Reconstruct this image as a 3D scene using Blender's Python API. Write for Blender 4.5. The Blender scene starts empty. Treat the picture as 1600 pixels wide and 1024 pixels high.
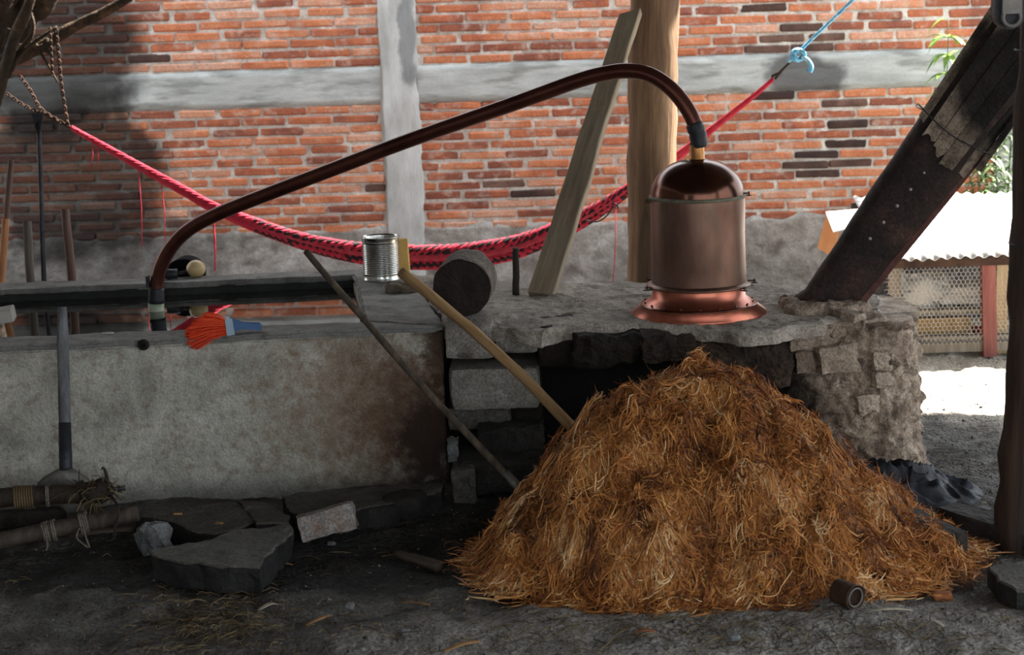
import bpy, bmesh, math, random
import numpy as np
from mathutils import Vector, Matrix, Euler, noise, geometry
random.seed(7); np.random.seed(7)
R = math.radians
scn = bpy.context.scene
COL = scn.collection

# ------------------------------------------------------------------ camera, light, exposure
F = 3000.0; CAMZ = 1.8; PITCH = 10.6; ROLL = -1.8
cam_d = bpy.data.cameras.new('camera'); cam = bpy.data.objects.new('camera', cam_d); COL.objects.link(cam)
cam_d.sensor_width = 36.0; cam_d.lens = F / 1600 * 36.0
MROT = Matrix.Rotation(R(90 - PITCH), 3, 'X') @ Matrix.Rotation(R(ROLL), 3, 'Z')
cam.matrix_world = Matrix.Translation((0, 0, CAMZ)) @ MROT.to_4x4()
cam_d.dof.use_dof = True; cam_d.dof.focus_distance = 6.6; cam_d.dof.aperture_fstop = 4.5
scn.camera = cam
w = bpy.data.worlds.new('sky'); scn.world = w; w.use_nodes = True
bg = w.node_tree.nodes['Background']; bg.inputs[0].default_value = (0.86, 0.94, 1.0, 1); bg.inputs[1].default_value = 1.0
sd = bpy.data.lights.new('sun', 'SUN'); sd.energy = 12.0; sd.angle = R(1.0); sd.color = (1.0, 0.93, 0.82)
sun = bpy.data.objects.new('sun', sd); COL.objects.link(sun)
SUNV = Vector((0.62, 0.40, 0.80)).normalized()
sun.rotation_euler = SUNV.to_track_quat('Z', 'Y').to_euler(); sun.location = (6, 10, 8)
scn.view_settings.view_transform = 'Standard'; scn.view_settings.look = 'None'
scn.view_settings.gamma = 1.0; scn.view_settings.use_curve_mapping = False
scn.view_settings.exposure = 1.75

# ------------------------------------------------------------------ helpers
def ray(px, py):
    return MROT @ Vector(((px - 800) / F, (512 - py) / F, -1))
def PY(px, py, Y):
    d = ray(px, py); return Vector((0, 0, CAMZ)) + d * (Y / d.y)
def PZ(px, py, Z):
    d = ray(px, py); return Vector((0, 0, CAMZ)) + d * ((Z - CAMZ) / d.z)
def lin(c):
    return tuple(((v / 255) / 12.92 if v / 255 <= 0.04045 else (((v / 255) + 0.055) / 1.055) ** 2.4) for v in c) + (1,)
def nz(p, s, seed=0.0):
    return noise.noise(Vector((p[0] * s + seed, p[1] * s - seed * 1.7, p[2] * s + seed * .6)))
def fr(p, s, seed=0.0, o=4):
    return noise.fractal(Vector((p[0] * s + seed, p[1] * s - seed * 1.7, p[2] * s + seed * .6)), 1.0, 2.0, o)

def mat(name, stops, scale=8, rough=.85, metal=0, bump=.3, bscale=60, stretch=(1, 1, 1), coord='pos',
        rand=0.0, island=False, stains=(), detail=6, spec=.3, spots=None, bdist=.01, grain=0.0, gscale=170):
    m = bpy.data.materials.new(name); m.use_nodes = True
    nt = m.node_tree; N = nt.nodes; L = nt.links; b = N['Principled BSDF']
    b.inputs['Roughness'].default_value = rough; b.inputs['Metallic'].default_value = metal
    b.inputs['Specular IOR Level'].default_value = spec
    if coord == 'pos':
        src = N.new('ShaderNodeNewGeometry').outputs['Position']
    else:
        src = N.new('ShaderNodeTexCoord').outputs['Object']
    mp = N.new('ShaderNodeMapping'); mp.inputs['Scale'].default_value = stretch; L.new(src, mp.inputs['Vector'])
    n = N.new('ShaderNodeTexNoise'); n.inputs['Scale'].default_value = scale; n.inputs['Detail'].default_value = detail
    n.inputs['Roughness'].default_value = .65
    L.new(mp.outputs[0], n.inputs['Vector'])
    rp = N.new('ShaderNodeValToRGB')
    el = rp.color_ramp.elements
    while len(el) < len(stops): el.new(.5)
    for e, (p, c) in zip(el, stops): e.position = p; e.color = lin(c)
    fac = n.outputs['Fac']
    if rand or island:
        if island:
            rs = N.new('ShaderNodeNewGeometry').outputs['Random Per Island']
            oi = N.new('ShaderNodeObjectInfo').outputs['Random']
            ad = N.new('ShaderNodeMath'); ad.operation = 'ADD'; L.new(rs, ad.inputs[0]); L.new(oi, ad.inputs[1])
            fx = N.new('ShaderNodeMath'); fx.operation = 'FRACT'; L.new(ad.outputs[0], fx.inputs[0]); rs = fx.outputs[0]
        else:
            rs = N.new('ShaderNodeObjectInfo').outputs['Random']
        mr = N.new('ShaderNodeMapRange'); mr.inputs[3].default_value = -rand; mr.inputs[4].default_value = rand
        L.new(rs, mr.inputs[0])
        ad2 = N.new('ShaderNodeMath'); ad2.operation = 'ADD'; L.new(fac, ad2.inputs[0]); L.new(mr.outputs[0], ad2.inputs[1]); fac = ad2.outputs[0]
    L.new(fac, rp.inputs[0]); col = rp.outputs[0]
    if spots:
        c, s, lo, hi, amt = spots
        sn = N.new('ShaderNodeTexNoise'); sn.inputs['Scale'].default_value = s; sn.inputs['Detail'].default_value = 4
        L.new(mp.outputs[0], sn.inputs['Vector'])
        mr = N.new('ShaderNodeMapRange'); mr.inputs[1].default_value = lo; mr.inputs[2].default_value = hi; mr.inputs[4].default_value = amt
        L.new(sn.outputs['Fac'], mr.inputs[0])
        mx = N.new('ShaderNodeMixRGB'); mx.inputs[2].default_value = lin(c); L.new(mr.outputs[0], mx.inputs[0]); L.new(col, mx.inputs[1]); col = mx.outputs[0]
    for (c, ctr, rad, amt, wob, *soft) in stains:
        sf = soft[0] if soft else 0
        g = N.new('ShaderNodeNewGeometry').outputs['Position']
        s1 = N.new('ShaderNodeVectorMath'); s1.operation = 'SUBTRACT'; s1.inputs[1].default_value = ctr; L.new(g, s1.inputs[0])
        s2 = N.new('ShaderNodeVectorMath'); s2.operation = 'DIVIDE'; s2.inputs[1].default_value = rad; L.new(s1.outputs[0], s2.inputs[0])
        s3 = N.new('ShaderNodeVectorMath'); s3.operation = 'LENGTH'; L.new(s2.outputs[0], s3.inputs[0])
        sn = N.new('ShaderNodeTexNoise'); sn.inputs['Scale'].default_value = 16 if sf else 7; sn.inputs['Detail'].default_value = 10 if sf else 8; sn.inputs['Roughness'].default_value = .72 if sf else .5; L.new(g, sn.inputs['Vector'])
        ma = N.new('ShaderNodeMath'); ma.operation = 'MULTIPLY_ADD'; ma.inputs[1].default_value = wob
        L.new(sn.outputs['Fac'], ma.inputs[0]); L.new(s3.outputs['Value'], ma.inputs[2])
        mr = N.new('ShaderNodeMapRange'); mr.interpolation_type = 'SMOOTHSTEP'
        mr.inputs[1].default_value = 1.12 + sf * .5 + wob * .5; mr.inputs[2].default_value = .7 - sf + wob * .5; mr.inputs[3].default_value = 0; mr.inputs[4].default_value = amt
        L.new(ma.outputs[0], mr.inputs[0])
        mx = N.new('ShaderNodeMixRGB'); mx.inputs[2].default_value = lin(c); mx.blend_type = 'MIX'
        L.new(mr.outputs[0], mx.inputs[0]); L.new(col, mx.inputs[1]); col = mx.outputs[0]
    if grain:
        gn = N.new('ShaderNodeTexNoise'); gn.inputs['Scale'].default_value = gscale; gn.inputs['Detail'].default_value = 3; gn.inputs['Roughness'].default_value = .7
        L.new(mp.outputs[0], gn.inputs['Vector'])
        gr = N.new('ShaderNodeMapRange'); gr.inputs[1].default_value = .3; gr.inputs[2].default_value = .7; gr.inputs[3].default_value = 1 - grain; gr.inputs[4].default_value = 1 + grain
        L.new(gn.outputs['Fac'], gr.inputs[0])
        gm = N.new('ShaderNodeVectorMath'); gm.operation = 'SCALE'; L.new(col, gm.inputs[0]); L.new(gr.outputs[0], gm.inputs['Scale']); col = gm.outputs[0]
    L.new(col, b.inputs['Base Color'])
    if bump:
        bn = N.new('ShaderNodeTexNoise'); bn.inputs['Scale'].default_value = bscale; bn.inputs['Detail'].default_value = 8
        L.new(mp.outputs[0], bn.inputs['Vector'])
        bp = N.new('ShaderNodeBump'); bp.inputs['Strength'].default_value = bump; bp.inputs['Distance'].default_value = bdist
        L.new(bn.outputs['Fac'], bp.inputs['Height']); L.new(bp.outputs[0], b.inputs['Normal'])
    return m

ORG = {}
def tag(o, label=None, cat=None, group=None, kind=None):
    if label: o['label'] = label
    if cat: o['category'] = cat
    if group: o['group'] = group
    if kind: o['kind'] = kind
    return o
def thing(name, loc, label=None, cat=None, group=None, kind=None):
    o = bpy.data.objects.new(name, None); COL.objects.link(o); o.location = loc; o.empty_display_size = .1
    ORG[o] = Vector(loc); return tag(o, label, cat, group, kind)
def link_mesh(name, me, m, parent=None, smooth=False):
    o = bpy.data.objects.new(name, me); COL.objects.link(o)
    if m is not None:
        for mm in (m if isinstance(m, (list, tuple)) else [m]): me.materials.append(mm)
    if smooth:
        me.polygons.foreach_set('use_smooth', [True] * len(me.polygons))
    if parent is not None:
        o.parent = parent; ORG[o] = ORG[parent]
        me.transform(Matrix.Translation(-ORG[parent]))
    else:
        ORG[o] = Vector((0, 0, 0))
    return o
def recentre(o):
    """put a single-mesh thing's origin at its base"""
    me = o.data
    co = np.empty(len(me.vertices) * 3); me.vertices.foreach_get('co', co); co = co.reshape(-1, 3)
    c = Vector(((co[:, 0].min() + co[:, 0].max()) / 2, (co[:, 1].min() + co[:, 1].max()) / 2, co[:, 2].min()))
    me.transform(Matrix.Translation(-c)); o.location = c; ORG[o] = c
    return o

class MB:
    def __init__(s): s.v = []; s.f = []; s.mi = []
    def add(s, vs, fs, mi=0):
        b = len(s.v); s.v += [tuple(v) for v in vs]; s.f += [tuple(i + b for i in f) for f in fs]
        s.mi += (mi if isinstance(mi, list) else [mi] * len(fs)); return s
    def box(s, c, size, rot=None, mi=0):
        c = Vector(c); h = Vector(size) / 2
        M = rot.to_matrix() if isinstance(rot, Euler) else (rot if rot is not None else Matrix.Identity(3))
        vs = [c + M @ Vector((x * h.x, y * h.y, z * h.z)) for x in (-1, 1) for y in (-1, 1) for z in (-1, 1)]
        return s.add(vs, [(0, 1, 3, 2), (4, 6, 7, 5), (0, 4, 5, 1), (2, 3, 7, 6), (0, 2, 6, 4), (1, 5, 7, 3)], mi)
    def tube(s, pts, rad, seg=10, cap=True, mi=None, wob=0, seed=0):
        pts = [Vector(p) for p in pts]; n = len(pts)
        if not hasattr(rad, '__len__'): rad = [rad] * n
        vs = []; fs = []; ml = []; up = None
        for i, p in enumerate(pts):
            t = (pts[min(i + 1, n - 1)] - pts[max(i - 1, 0)]).normalized()
            if up is None:
                up = Vector((0, 0, 1)) if abs(t.z) < .9 else Vector((0, 1, 0))
            u = (up - t * up.dot(t)).normalized(); v = t.cross(u); up = u
            for k in range(seg):
                a = 2 * math.pi * k / seg
                d = u * math.cos(a) + v * math.sin(a); r = rad[i]
                if wob: r *= 1 + wob * fr(p + d * r, 9, seed)
                vs.append(p + d * r)
        for i in range(n - 1):
            for k in range(seg):
                a = i * seg + k; b2 = i * seg + (k + 1) % seg
                fs.append((a, b2, b2 + seg, a + seg)); ml.append(mi[i] if mi else 0)
        if cap:
            fs.append(tuple(range(seg))[::-1]); fs.append(tuple((n - 1) * seg + k for k in range(seg))); ml += [ml[0], ml[-1]]
        return s.add(vs, fs, ml)
    def lathe(s, prof, c, seg=48, mi=0, axis=None):
        c = Vector(c); M = axis if axis is not None else Matrix.Identity(3)
        vs = []; fs = []
        for (r, z) in prof:
            for k in range(seg):
                a = 2 * math.pi * k / seg; vs.append(c + M @ Vector((r * math.cos(a), r * math.sin(a), z)))
        for i in range(len(prof) - 1):
            for k in range(seg):
                a = i * seg + k; b2 = i * seg + (k + 1) % seg; fs.append((a, b2, b2 + seg, a + seg))
        return s.add(vs, fs, mi)
    def build(s, name, m, parent=None, smooth=False):
        me = bpy.data.meshes.new(name); me.from_pydata(s.v, [], s.f)
        if any(s.mi): me.polygons.foreach_set('material_index', s.mi)
        me.update()
        return link_mesh(name, me, m, parent, smooth)

def spline(pts, n=8):
    pts = [Vector(p) for p in pts]; P = [pts[0] * 2 - pts[1]] + pts + [pts[-1] * 2 - pts[-2]]; out = []
    for i in range(1, len(P) - 2):
        for k in range(n):
            t = k / n; a, b, c, d = P[i - 1:i + 3]
            out.append(.5 * ((2 * b) + (c - a) * t + (2 * a - 5 * b + 4 * c - d) * t * t + (3 * b - a - 3 * c + d) * t ** 3))
    out.append(pts[-1]); return out
def resample(pts, n):
    pts = [Vector(p) for p in pts]; L = [0]
    for a, b in zip(pts, pts[1:]): L.append(L[-1] + (b - a).length)
    out = []; j = 0
    for i in range(n):
        s = L[-1] * i / (n - 1)
        while j < len(L) - 2 and L[j + 1] < s: j += 1
        t = (s - L[j]) / max(1e-9, L[j + 1] - L[j]); out.append(pts[j].lerp(pts[j + 1], min(1, t)))
    return out
def basis(a, b, side=(0, -1, 0)):
    """matrix with local z along b-a"""
    z = (Vector(b) - Vector(a)).normalized(); s = Vector(side); y = (s - z * s.dot(z)).normalized(); x = y.cross(z)
    return Matrix((x, y, z)).transposed()

def rough_bm(bm, amp, sc, seed, amp2=0, sc2=40):
    bm.normal_update()
    mv = []
    for v in bm.verts:
        p = v.co; d = Vector((fr(p, sc, seed), fr(p, sc, seed + 11), fr(p, sc, seed + 23))) * amp
        if amp2: d += v.normal * nz(p, sc2, seed + 3) * amp2
        mv.append(d)
    for v, d in zip(bm.verts, mv): v.co += d
def slab(name, top, thick, m, parent=None, amp=.006, sc=14, seed=0, res=.02, amp2=.002, taper=0, smooth=False, rnd=.006, layers=None, side=None, **k):
    """irregular slab from a top polygon (3-D points): dense broken surface, rough edges"""
    top = [Vector(p) for p in top]; zt = sum(p.z for p in top) / len(top)
    if sum(a.x * b.y - b.x * a.y for a, b in zip(top, top[1:] + top[:1])) < 0: top = top[::-1]
    bd = []
    for a, b in zip(top, top[1:] + top[:1]):
        n = max(1, int((b - a).length / res)); bd += [a.lerp(b, i / n) for i in range(n)]
    c = sum(bd, Vector()) / len(bd)
    def edge_shift(p): return Vector((fr(p, sc * .6, seed + 40), fr(p, sc * .6, seed + 50), 0)) * amp * 1.5
    bd = [p + edge_shift(p) for p in bd]; n = len(bd)
    def inside(x, y):
        r = False; j = n - 1
        for i in range(n):
            a, b = bd[i], bd[j]
            if (a.y > y) != (b.y > y) and x < (b.x - a.x) * (y - a.y) / (b.y - a.y) + a.x: r = not r
            j = i
        return r
    inner = [p + (c - p).normalized() * rnd for p in bd]
    pts = [p.xy for p in inner]; rg = random.Random(seed)
    x0, x1 = min(p.x for p in bd), max(p.x for p in bd); y0, y1 = min(p.y for p in bd), max(p.y for p in bd)
    y = y0
    while y < y1:
        x = x0
        while x < x1:
            q = Vector((x + rg.uniform(-.3, .3) * res, y + rg.uniform(-.3, .3) * res))
            if inside(q.x, q.y) and min((q - p).length for p in pts[:n]) > res * .6: pts.append(q)
            x += res
        y += res
    cv, ce, cf, *_ = geometry.delaunay_2d_cdt(pts, [(i, (i + 1) % n) for i in range(n)], [], 1, 1e-6)
    vs = [(p.x, p.y, zt) for p in cv]; fs = [tuple(f) for f in cf]
    # index of the inner ring in the output
    look = {}
    for i, p in enumerate(cv): look.setdefault((round(p.x, 5), round(p.y, 5)), i)
    ring = [look.get((round(p.x, 5), round(p.y, 5)), None) for p in inner]
    if None in ring: ring = [min(range(len(cv)), key=lambda i: (cv[i] - p.xy).length_squared) for p in inner]
    L = layers or max(2, int(thick / res)); prev = ring
    for l in range(L + 1):
        t = l / L; cur = []
        for p in bd:
            q = p.lerp(c, taper * t); cur.append(len(vs)); vs.append((q.x, q.y, zt - rnd * .8 - (thick - rnd) * t))
        for i in range(n): fs.append((prev[i], cur[i], cur[(i + 1) % n], prev[(i + 1) % n]))
        prev = cur
    fs.append(tuple(prev[::-1]))
    bm = bmesh.new(); bv = [bm.verts.new(v) for v in vs]
    for f in fs:
        if len(set(f)) > 2:
            try: bm.faces.new([bv[i] for i in f])
            except ValueError: pass
    bmesh.ops.recalc_face_normals(bm, faces=bm.faces)
    rough_bm(bm, amp, sc, seed, amp2)
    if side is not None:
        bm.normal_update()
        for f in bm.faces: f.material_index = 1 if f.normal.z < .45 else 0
    me = bpy.data.meshes.new(name); bm.to_mesh(me); bm.free()
    return link_mesh(name, me, m if side is None else [m, side], parent, smooth)
def stone(name, c, size, m, parent=None, seed=0, amp=.12, rot=(0, 0, 0), cuts=6, bev=.12, smooth=True, sc=None):
    bm = bmesh.new(); bmesh.ops.create_cube(bm, size=1)
    bmesh.ops.subdivide_edges(bm, edges=bm.edges, cuts=cuts, use_grid_fill=True)
    S = Vector(size); M = Euler(rot).to_matrix(); mn = min(size)
    for v in bm.verts:
        p = v.co * 2
        q = p / max(1e-6, (abs(p.x) ** 5 + abs(p.y) ** 5 + abs(p.z) ** 5) ** .2) * 1.0
        p = p.lerp(q, bev * 6 if bev * 6 < 1 else 1) * .5
        v.co = Vector((p.x * S.x, p.y * S.y, p.z * S.z))
    rough_bm(bm, amp * mn, sc or (1.2 / mn), seed, amp * mn * .3, 4 / mn)
    for v in bm.verts: v.co = M @ v.co + Vector(c)
    me = bpy.data.meshes.new(name); bm.to_mesh(me); bm.free()
    return link_mesh(name, me, m, parent, smooth)

# ------------------------------------------------------------------ materials
WY = 10.5
def wp(px, py): p = PY(px, py, WY); return (p.x, p.y, p.z)
WALLDARK0 = [((22, 19, 18), wp(60, 60), (.62, 1, .62), .88, .5), ((26, 22, 20), wp(110, 280), (.62, 1, .50), .86, .7), ((34, 30, 28), wp(150, 400), (.8, 1, .3), .6, .6),
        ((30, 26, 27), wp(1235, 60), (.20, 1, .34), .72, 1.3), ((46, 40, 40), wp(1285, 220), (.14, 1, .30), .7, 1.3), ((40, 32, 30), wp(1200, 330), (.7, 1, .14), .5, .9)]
WALLDARK = WALLDARK0[:3]; WALLDARKB = WALLDARK0[:3] + [((60, 56, 58), wp(1250, 118), (.24, 1, .13), .75, 1.2)]  # left patches darken the brick, mortar, beam and plinth colours
M_brick = mat('brick_clay', grain=0.22, gscale=90, stops=[(.2, (140, 84, 68)), (.42, (182, 106, 76)), (.62, (204, 128, 90)), (.82, (210, 160, 136))], scale=5, rand=.3, island=True, bump=.5, bscale=70, stains=WALLDARK,
              spots=((200, 178, 164), 22, .54, .70, .5))
M_brickb = mat('brick_clay_blackened', [(.3, (62, 46, 42)), (.6, (96, 70, 62)), (.8, (128, 98, 86))], scale=7, rand=.3, island=True, bump=.5, bscale=70)
M_mortar = mat('lime_mortar', grain=0.22, gscale=90, stops=[(.3, (196, 188, 178)), (.7, (228, 224, 218))], scale=12, bump=.6, bscale=45, stains=WALLDARK, spots=((120, 105, 95), 18, .58, .72, .5))
M_beam = mat('grey_concrete_beam', [(.3, (158, 160, 158)), (.7, (204, 206, 204))], scale=3, stretch=(1, 1, 5), bump=.2, bscale=50, stains=WALLDARKB, spots=((118, 118, 112), 5, .50, .66, .6), grain=.12, gscale=60)
M_column = mat('column_concrete', [(.3, (160, 158, 154)), (.55, (200, 200, 198)), (.75, (222, 223, 222))], scale=4, stretch=(2.5, 1, .7), bump=.4, bscale=30,
               stains=[((108, 110, 114), wp(636, 60), (.055, 1, .30), .7, 1.6), ((112, 98, 78), wp(598, 250), (.022, 1, .9), .6, .9)])
M_plinth = mat('plinth_render', grain=0.22, gscale=90, stops=[(.3, (136, 130, 124)), (.55, (170, 164, 158)), (.75, (192, 188, 184))], scale=7, bump=.9, bscale=28, stains=WALLDARK[:3], spots=((100, 88, 80), 10, .55, .7, .6))
tk = lambda px, py: tuple(PY(px, py, 6.55))
M_tank = mat('tank_concrete', grain=0.28, gscale=150, stops=[(.28, (126, 122, 113)), (.5, (168, 164, 153)), (.72, (196, 191, 180))], scale=5, bump=.7, bscale=90, bdist=.008, spots=((110, 88, 66), 34, .50, .74, .55),
             stains=[((118, 90, 64), tk(580, 640), (.42, 2, .34), .62, 2.6, .4), ((84, 58, 40), tk(650, 670), (.26, 2, .30), .75, 2.4, .35), ((46, 31, 23), tk(672, 700), (.15, 2, .22), .95, 2.0, .3), ((66, 44, 30), tk(684, 560), (.07, 2, .20), .85, 2.2, .3),
                     ((80, 78, 70), tk(228, 600), (.04, 2, .14), .35, .8, .6), ((80, 82, 80), tk(300, 780), (.9, 2, .07), .5, 1.0, .6)])
M_rim = mat('tank_rim_concrete', grain=0.28, gscale=150, stops=[(.3, (92, 90, 86)), (.7, (136, 134, 130))], scale=9, bump=.5, bscale=60, spots=((60, 56, 50), 14, .55, .7, .6))
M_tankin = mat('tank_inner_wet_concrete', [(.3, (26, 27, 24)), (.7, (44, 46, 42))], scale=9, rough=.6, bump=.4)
M_soil = mat('dark_soil', grain=0.55, gscale=110, stops=[(.28, (56, 53, 50)), (.5, (88, 84, 80)), (.74, (124, 119, 114))], scale=5, bump=1.0, bscale=55, bdist=.035, spots=((46, 40, 34), 9, .52, .68, .7),
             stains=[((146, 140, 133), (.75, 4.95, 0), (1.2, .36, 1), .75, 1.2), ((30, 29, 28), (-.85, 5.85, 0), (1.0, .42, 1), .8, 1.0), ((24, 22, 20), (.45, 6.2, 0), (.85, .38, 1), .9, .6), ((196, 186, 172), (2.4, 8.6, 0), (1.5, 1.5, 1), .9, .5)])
M_mud = mat('oven_mud', grain=0.5, gscale=120, stops=[(.3, (92, 78, 66)), (.5, (140, 122, 106)), (.72, (172, 156, 140))], scale=9, bump=1.0, bscale=38, bdist=.02, spots=((58, 46, 38), 16, .5, .66, .75),
            stains=[((24, 19, 16), (.78, 6.5, .22), (.30, .6, .36), .93, .5)])
M_mudtop = mat('oven_ash_top', grain=0.5, gscale=120, stops=[(.3, (118, 108, 98)), (.7, (170, 160, 150))], scale=6, bump=.8, bscale=40, spots=((84, 74, 64), 13, .52, .68, .65))
M_soot = mat('sooty_mud', grain=0.5, gscale=90, stops=[(.3, (16, 13, 11)), (.6, (34, 26, 20)), (.8, (58, 44, 34))], scale=10, bump=1, bscale=35, bdist=.02)
M_mouth = mat('scorched_mud', grain=.5, gscale=90, stops=[(.3, (26, 20, 17)), (.55, (58, 45, 36)), (.78, (96, 78, 64))], scale=9, bump=1, bscale=35, bdist=.03)
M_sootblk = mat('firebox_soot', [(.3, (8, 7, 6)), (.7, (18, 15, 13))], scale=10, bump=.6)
M_block = mat('oven_block_grey', grain=0.5, gscale=120, stops=[(.3, (104, 98, 90)), (.7, (150, 144, 136))], scale=8, bump=.7, bscale=60, spots=((60, 46, 36), 9, .55, .7, .7))
M_adobe = mat('adobe_brick_tan', grain=0.5, gscale=120, stops=[(.3, (128, 112, 98)), (.7, (160, 144, 128))], scale=14, bump=.9, bscale=50, rand=.2, spots=((110, 92, 78), 20, .55, .7, .6))
M_darkstone = mat('dark_stone', grain=0.5, gscale=120, stops=[(.3, (28, 26, 25)), (.7, (54, 50, 47))], scale=9, bump=.7)
M_slab = mat('slab_dirty_concrete', grain=0.5, gscale=120, stops=[(.3, (60, 57, 53)), (.7, (98, 94, 88))], scale=14, bump=.8, bscale=55, spots=((56, 50, 44), 14, .54, .7, .7))
M_slabside = mat('slab_shaded_soil_side', grain=.5, gscale=120, stops=[(.3, (20, 19, 18)), (.7, (44, 42, 40))], scale=14, bump=.8, bscale=50)  # soil-dark sides, with the shade under overhead light put into the colour
M_blocklight = mat('broken_block_pale', grain=0.5, gscale=120, stops=[(.3, (112, 104, 98)), (.7, (160, 152, 146))], scale=26, bump=.9, bscale=60, spots=((120, 88, 66), 24, .52, .68, .7))
M_rock = mat('pale_rock', grain=0.5, gscale=120, stops=[(.3, (84, 84, 84)), (.7, (122, 122, 122))], scale=8, bump=.4)
M_copper = mat('copper_aged', [(.25, (84, 62, 54)), (.5, (112, 84, 72)), (.72, (128, 102, 88))], scale=4, rough=.42, metal=.8, bump=.08, bscale=14, stretch=(2, 2, .7), spots=((92, 84, 72), 7, .52, .68, .5))
M_copdark = mat('copper_dark_dome', [(.3, (70, 46, 38)), (.7, (104, 68, 54))], scale=5, rough=.2, metal=.9, bump=.05, bscale=10)
M_copbright = mat('copper_bright', [(.3, (148, 82, 66)), (.7, (178, 108, 88))], scale=9, rough=.33, metal=.9, bump=.08, bscale=40, spots=((130, 86, 60), 14, .55, .7, .6))
M_coppipe = mat('copper_pipe_brown', [(.3, (74, 42, 36)), (.7, (106, 64, 54))], scale=6, rough=.3, metal=.75, bump=.04, bscale=30)
M_verd = mat('verdigris_seam', [(.3, (92, 88, 76)), (.7, (128, 124, 108))], scale=40, rough=.7, metal=.3)
M_brasst = mat('brass_neck', [(.3, (150, 100, 58)), (.7, (186, 134, 80))], scale=20, rough=.4, metal=.8, bump=.1)
M_tape = mat('rubber_tape', [(.3, (30, 30, 34)), (.7, (46, 46, 52))], scale=12, rough=.5, bump=.3, bscale=60)
M_sleeve = mat('pale_green_sleeve', [(.3, (120, 138, 112)), (.7, (196, 200, 178))], scale=24, stretch=(.3, .3, 3), rough=.5, bump=.2)
M_iron = mat('dark_iron', [(.3, (42, 42, 46)), (.7, (66, 66, 72))], scale=14, rough=.5, metal=.5, bump=.3)
M_rust = mat('rusty_iron', [(.3, (46, 34, 28)), (.7, (86, 62, 48))], scale=14, rough=.8, metal=.3, bump=.5)
M_chute = mat('chute_rusted_sheet', grain=0.5, gscale=90, stops=[(.3, (24, 18, 16)), (.55, (48, 35, 30)), (.78, (82, 58, 48))], scale=8, rough=.62, metal=.15, bump=.5, bscale=40, stretch=(1, 1, 1))
M_flange = mat('flange_red_rust', [(.3, (74, 46, 42)), (.7, (116, 78, 72))], scale=14, rough=.7, metal=.2, bump=.4)
M_bolt = mat('pale_corroded_rivet', [(.3, (140, 132, 128)), (.7, (180, 172, 166))], scale=40, rough=.6)
M_wplank = mat('weathered_grey_plank', grain=0.5, gscale=120, stops=[(.3, (70, 60, 52)), (.55, (126, 112, 98)), (.75, (160, 146, 130))], scale=9, stretch=(1.4, 1.4, 1.4), bump=.6, bscale=50, rand=.12, spots=((50, 40, 34), 12, .55, .7, .6), stains=[((16, 14, 14), tuple(PY(1560, 130, 6.7)), (.20, 1, .26), .95, .8)])
def wood(name, a, b, c, sc=6, rough=.75, st=(5, 5, .5), **k):
    return mat(name, [(.28, a), (.5, b), (.74, c)], scale=sc, stretch=st, rough=rough, bump=.4, bscale=18, coord='obj', **k)
M_post = wood('post_timber', (78, 58, 44), (126, 98, 74), (166, 136, 104), sc=3, spots=((46, 34, 28), 1.6, .48, .62, .8))
M_plankw = wood('leaning_plank_wood', (104, 92, 76), (136, 122, 102), (160, 144, 122), sc=5)
M_darkpost = wood('dark_post_bark', (34, 26, 21), (56, 42, 34), (82, 64, 52), sc=5)
M_stick = wood('peeled_stick', (116, 88, 58), (154, 122, 84), (178, 148, 108), sc=5)
M_rodw = wood('dark_worn_rod', (46, 40, 34), (74, 64, 54), (112, 96, 76), sc=6)
M_handle = wood('worn_tool_handle', (76, 68, 62), (106, 98, 90), (126, 118, 110), sc=5)
M_handlebr = wood('brown_tool_handle', (78, 58, 50), (106, 82, 72), (126, 102, 90), sc=5)
M_handleor = wood('orange_tool_handle', (150, 98, 62), (184, 130, 90), (200, 156, 120), sc=5)
M_shaft = wood('shovel_shaft_wood', (52, 50, 50), (92, 92, 94), (134, 134, 136), sc=5)
M_polew = wood('old_pole_wood', (40, 33, 28), (66, 56, 48), (96, 84, 72), sc=6)
M_poled = wood('dark_pole_wood', (26, 20, 16), (44, 35, 28), (66, 54, 42), sc=6)
M_rope = mat('pale_rope', [(.3, (92, 84, 76)), (.7, (134, 124, 112))], scale=80, bump=.6, bscale=200)
M_vine = mat('dark_vine', [(.3, (38, 32, 28)), (.7, (62, 54, 46))], scale=40)
M_tin = mat('tin_can_metal', [(.3, (176, 176, 170)), (.7, (206, 206, 200))], scale=12, rough=.22, metal=1.0, bump=.03)
M_log = mat('log_bark', grain=0.5, gscale=120, stops=[(.3, (62, 54, 48)), (.7, (112, 100, 90))], scale=14, bump=1, bscale=40, bdist=.02, spots=((150, 136, 120), 12, .58, .72, .5))
M_logend = mat('log_dark_end', [(.3, (26, 19, 16)), (.7, (44, 33, 28))], scale=20, bump=.6, bscale=60)
M_clod = mat('earth_clod', [(.3, (92, 80, 68)), (.7, (140, 124, 108))], scale=20, bump=1)
M_yellow = mat('yellow_wood_block', [(.3, (196, 156, 84)), (.7, (216, 180, 110))], scale=14, bump=.2)
M_red = mat('hammock_red_cord', [(.3, (158, 32, 50)), (.7, (190, 62, 80))], scale=30, rough=.8, bump=.4, bscale=160, spec=.1)
M_blk = mat('hammock_black_cord', [(.3, (28, 16, 22)), (.7, (52, 26, 36))], scale=30, rough=.8, bump=.4, bscale=160)
M_pink = mat('hammock_pink_rope', [(.3, (160, 40, 56)), (.7, (188, 66, 80))], scale=30, rough=.8, bump=.5, bscale=160)
M_blue = mat('blue_nylon_rope', [(.35, (66, 150, 196)), (.55, (118, 184, 214)), (.7, (206, 226, 232))], scale=60, rough=.6, bump=.5, bscale=160)
M_bristle = mat('orange_bristles', [(.3, (214, 52, 22)), (.7, (240, 84, 44))], scale=60, rough=.5, island=True, rand=.3, bump=0)
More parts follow.
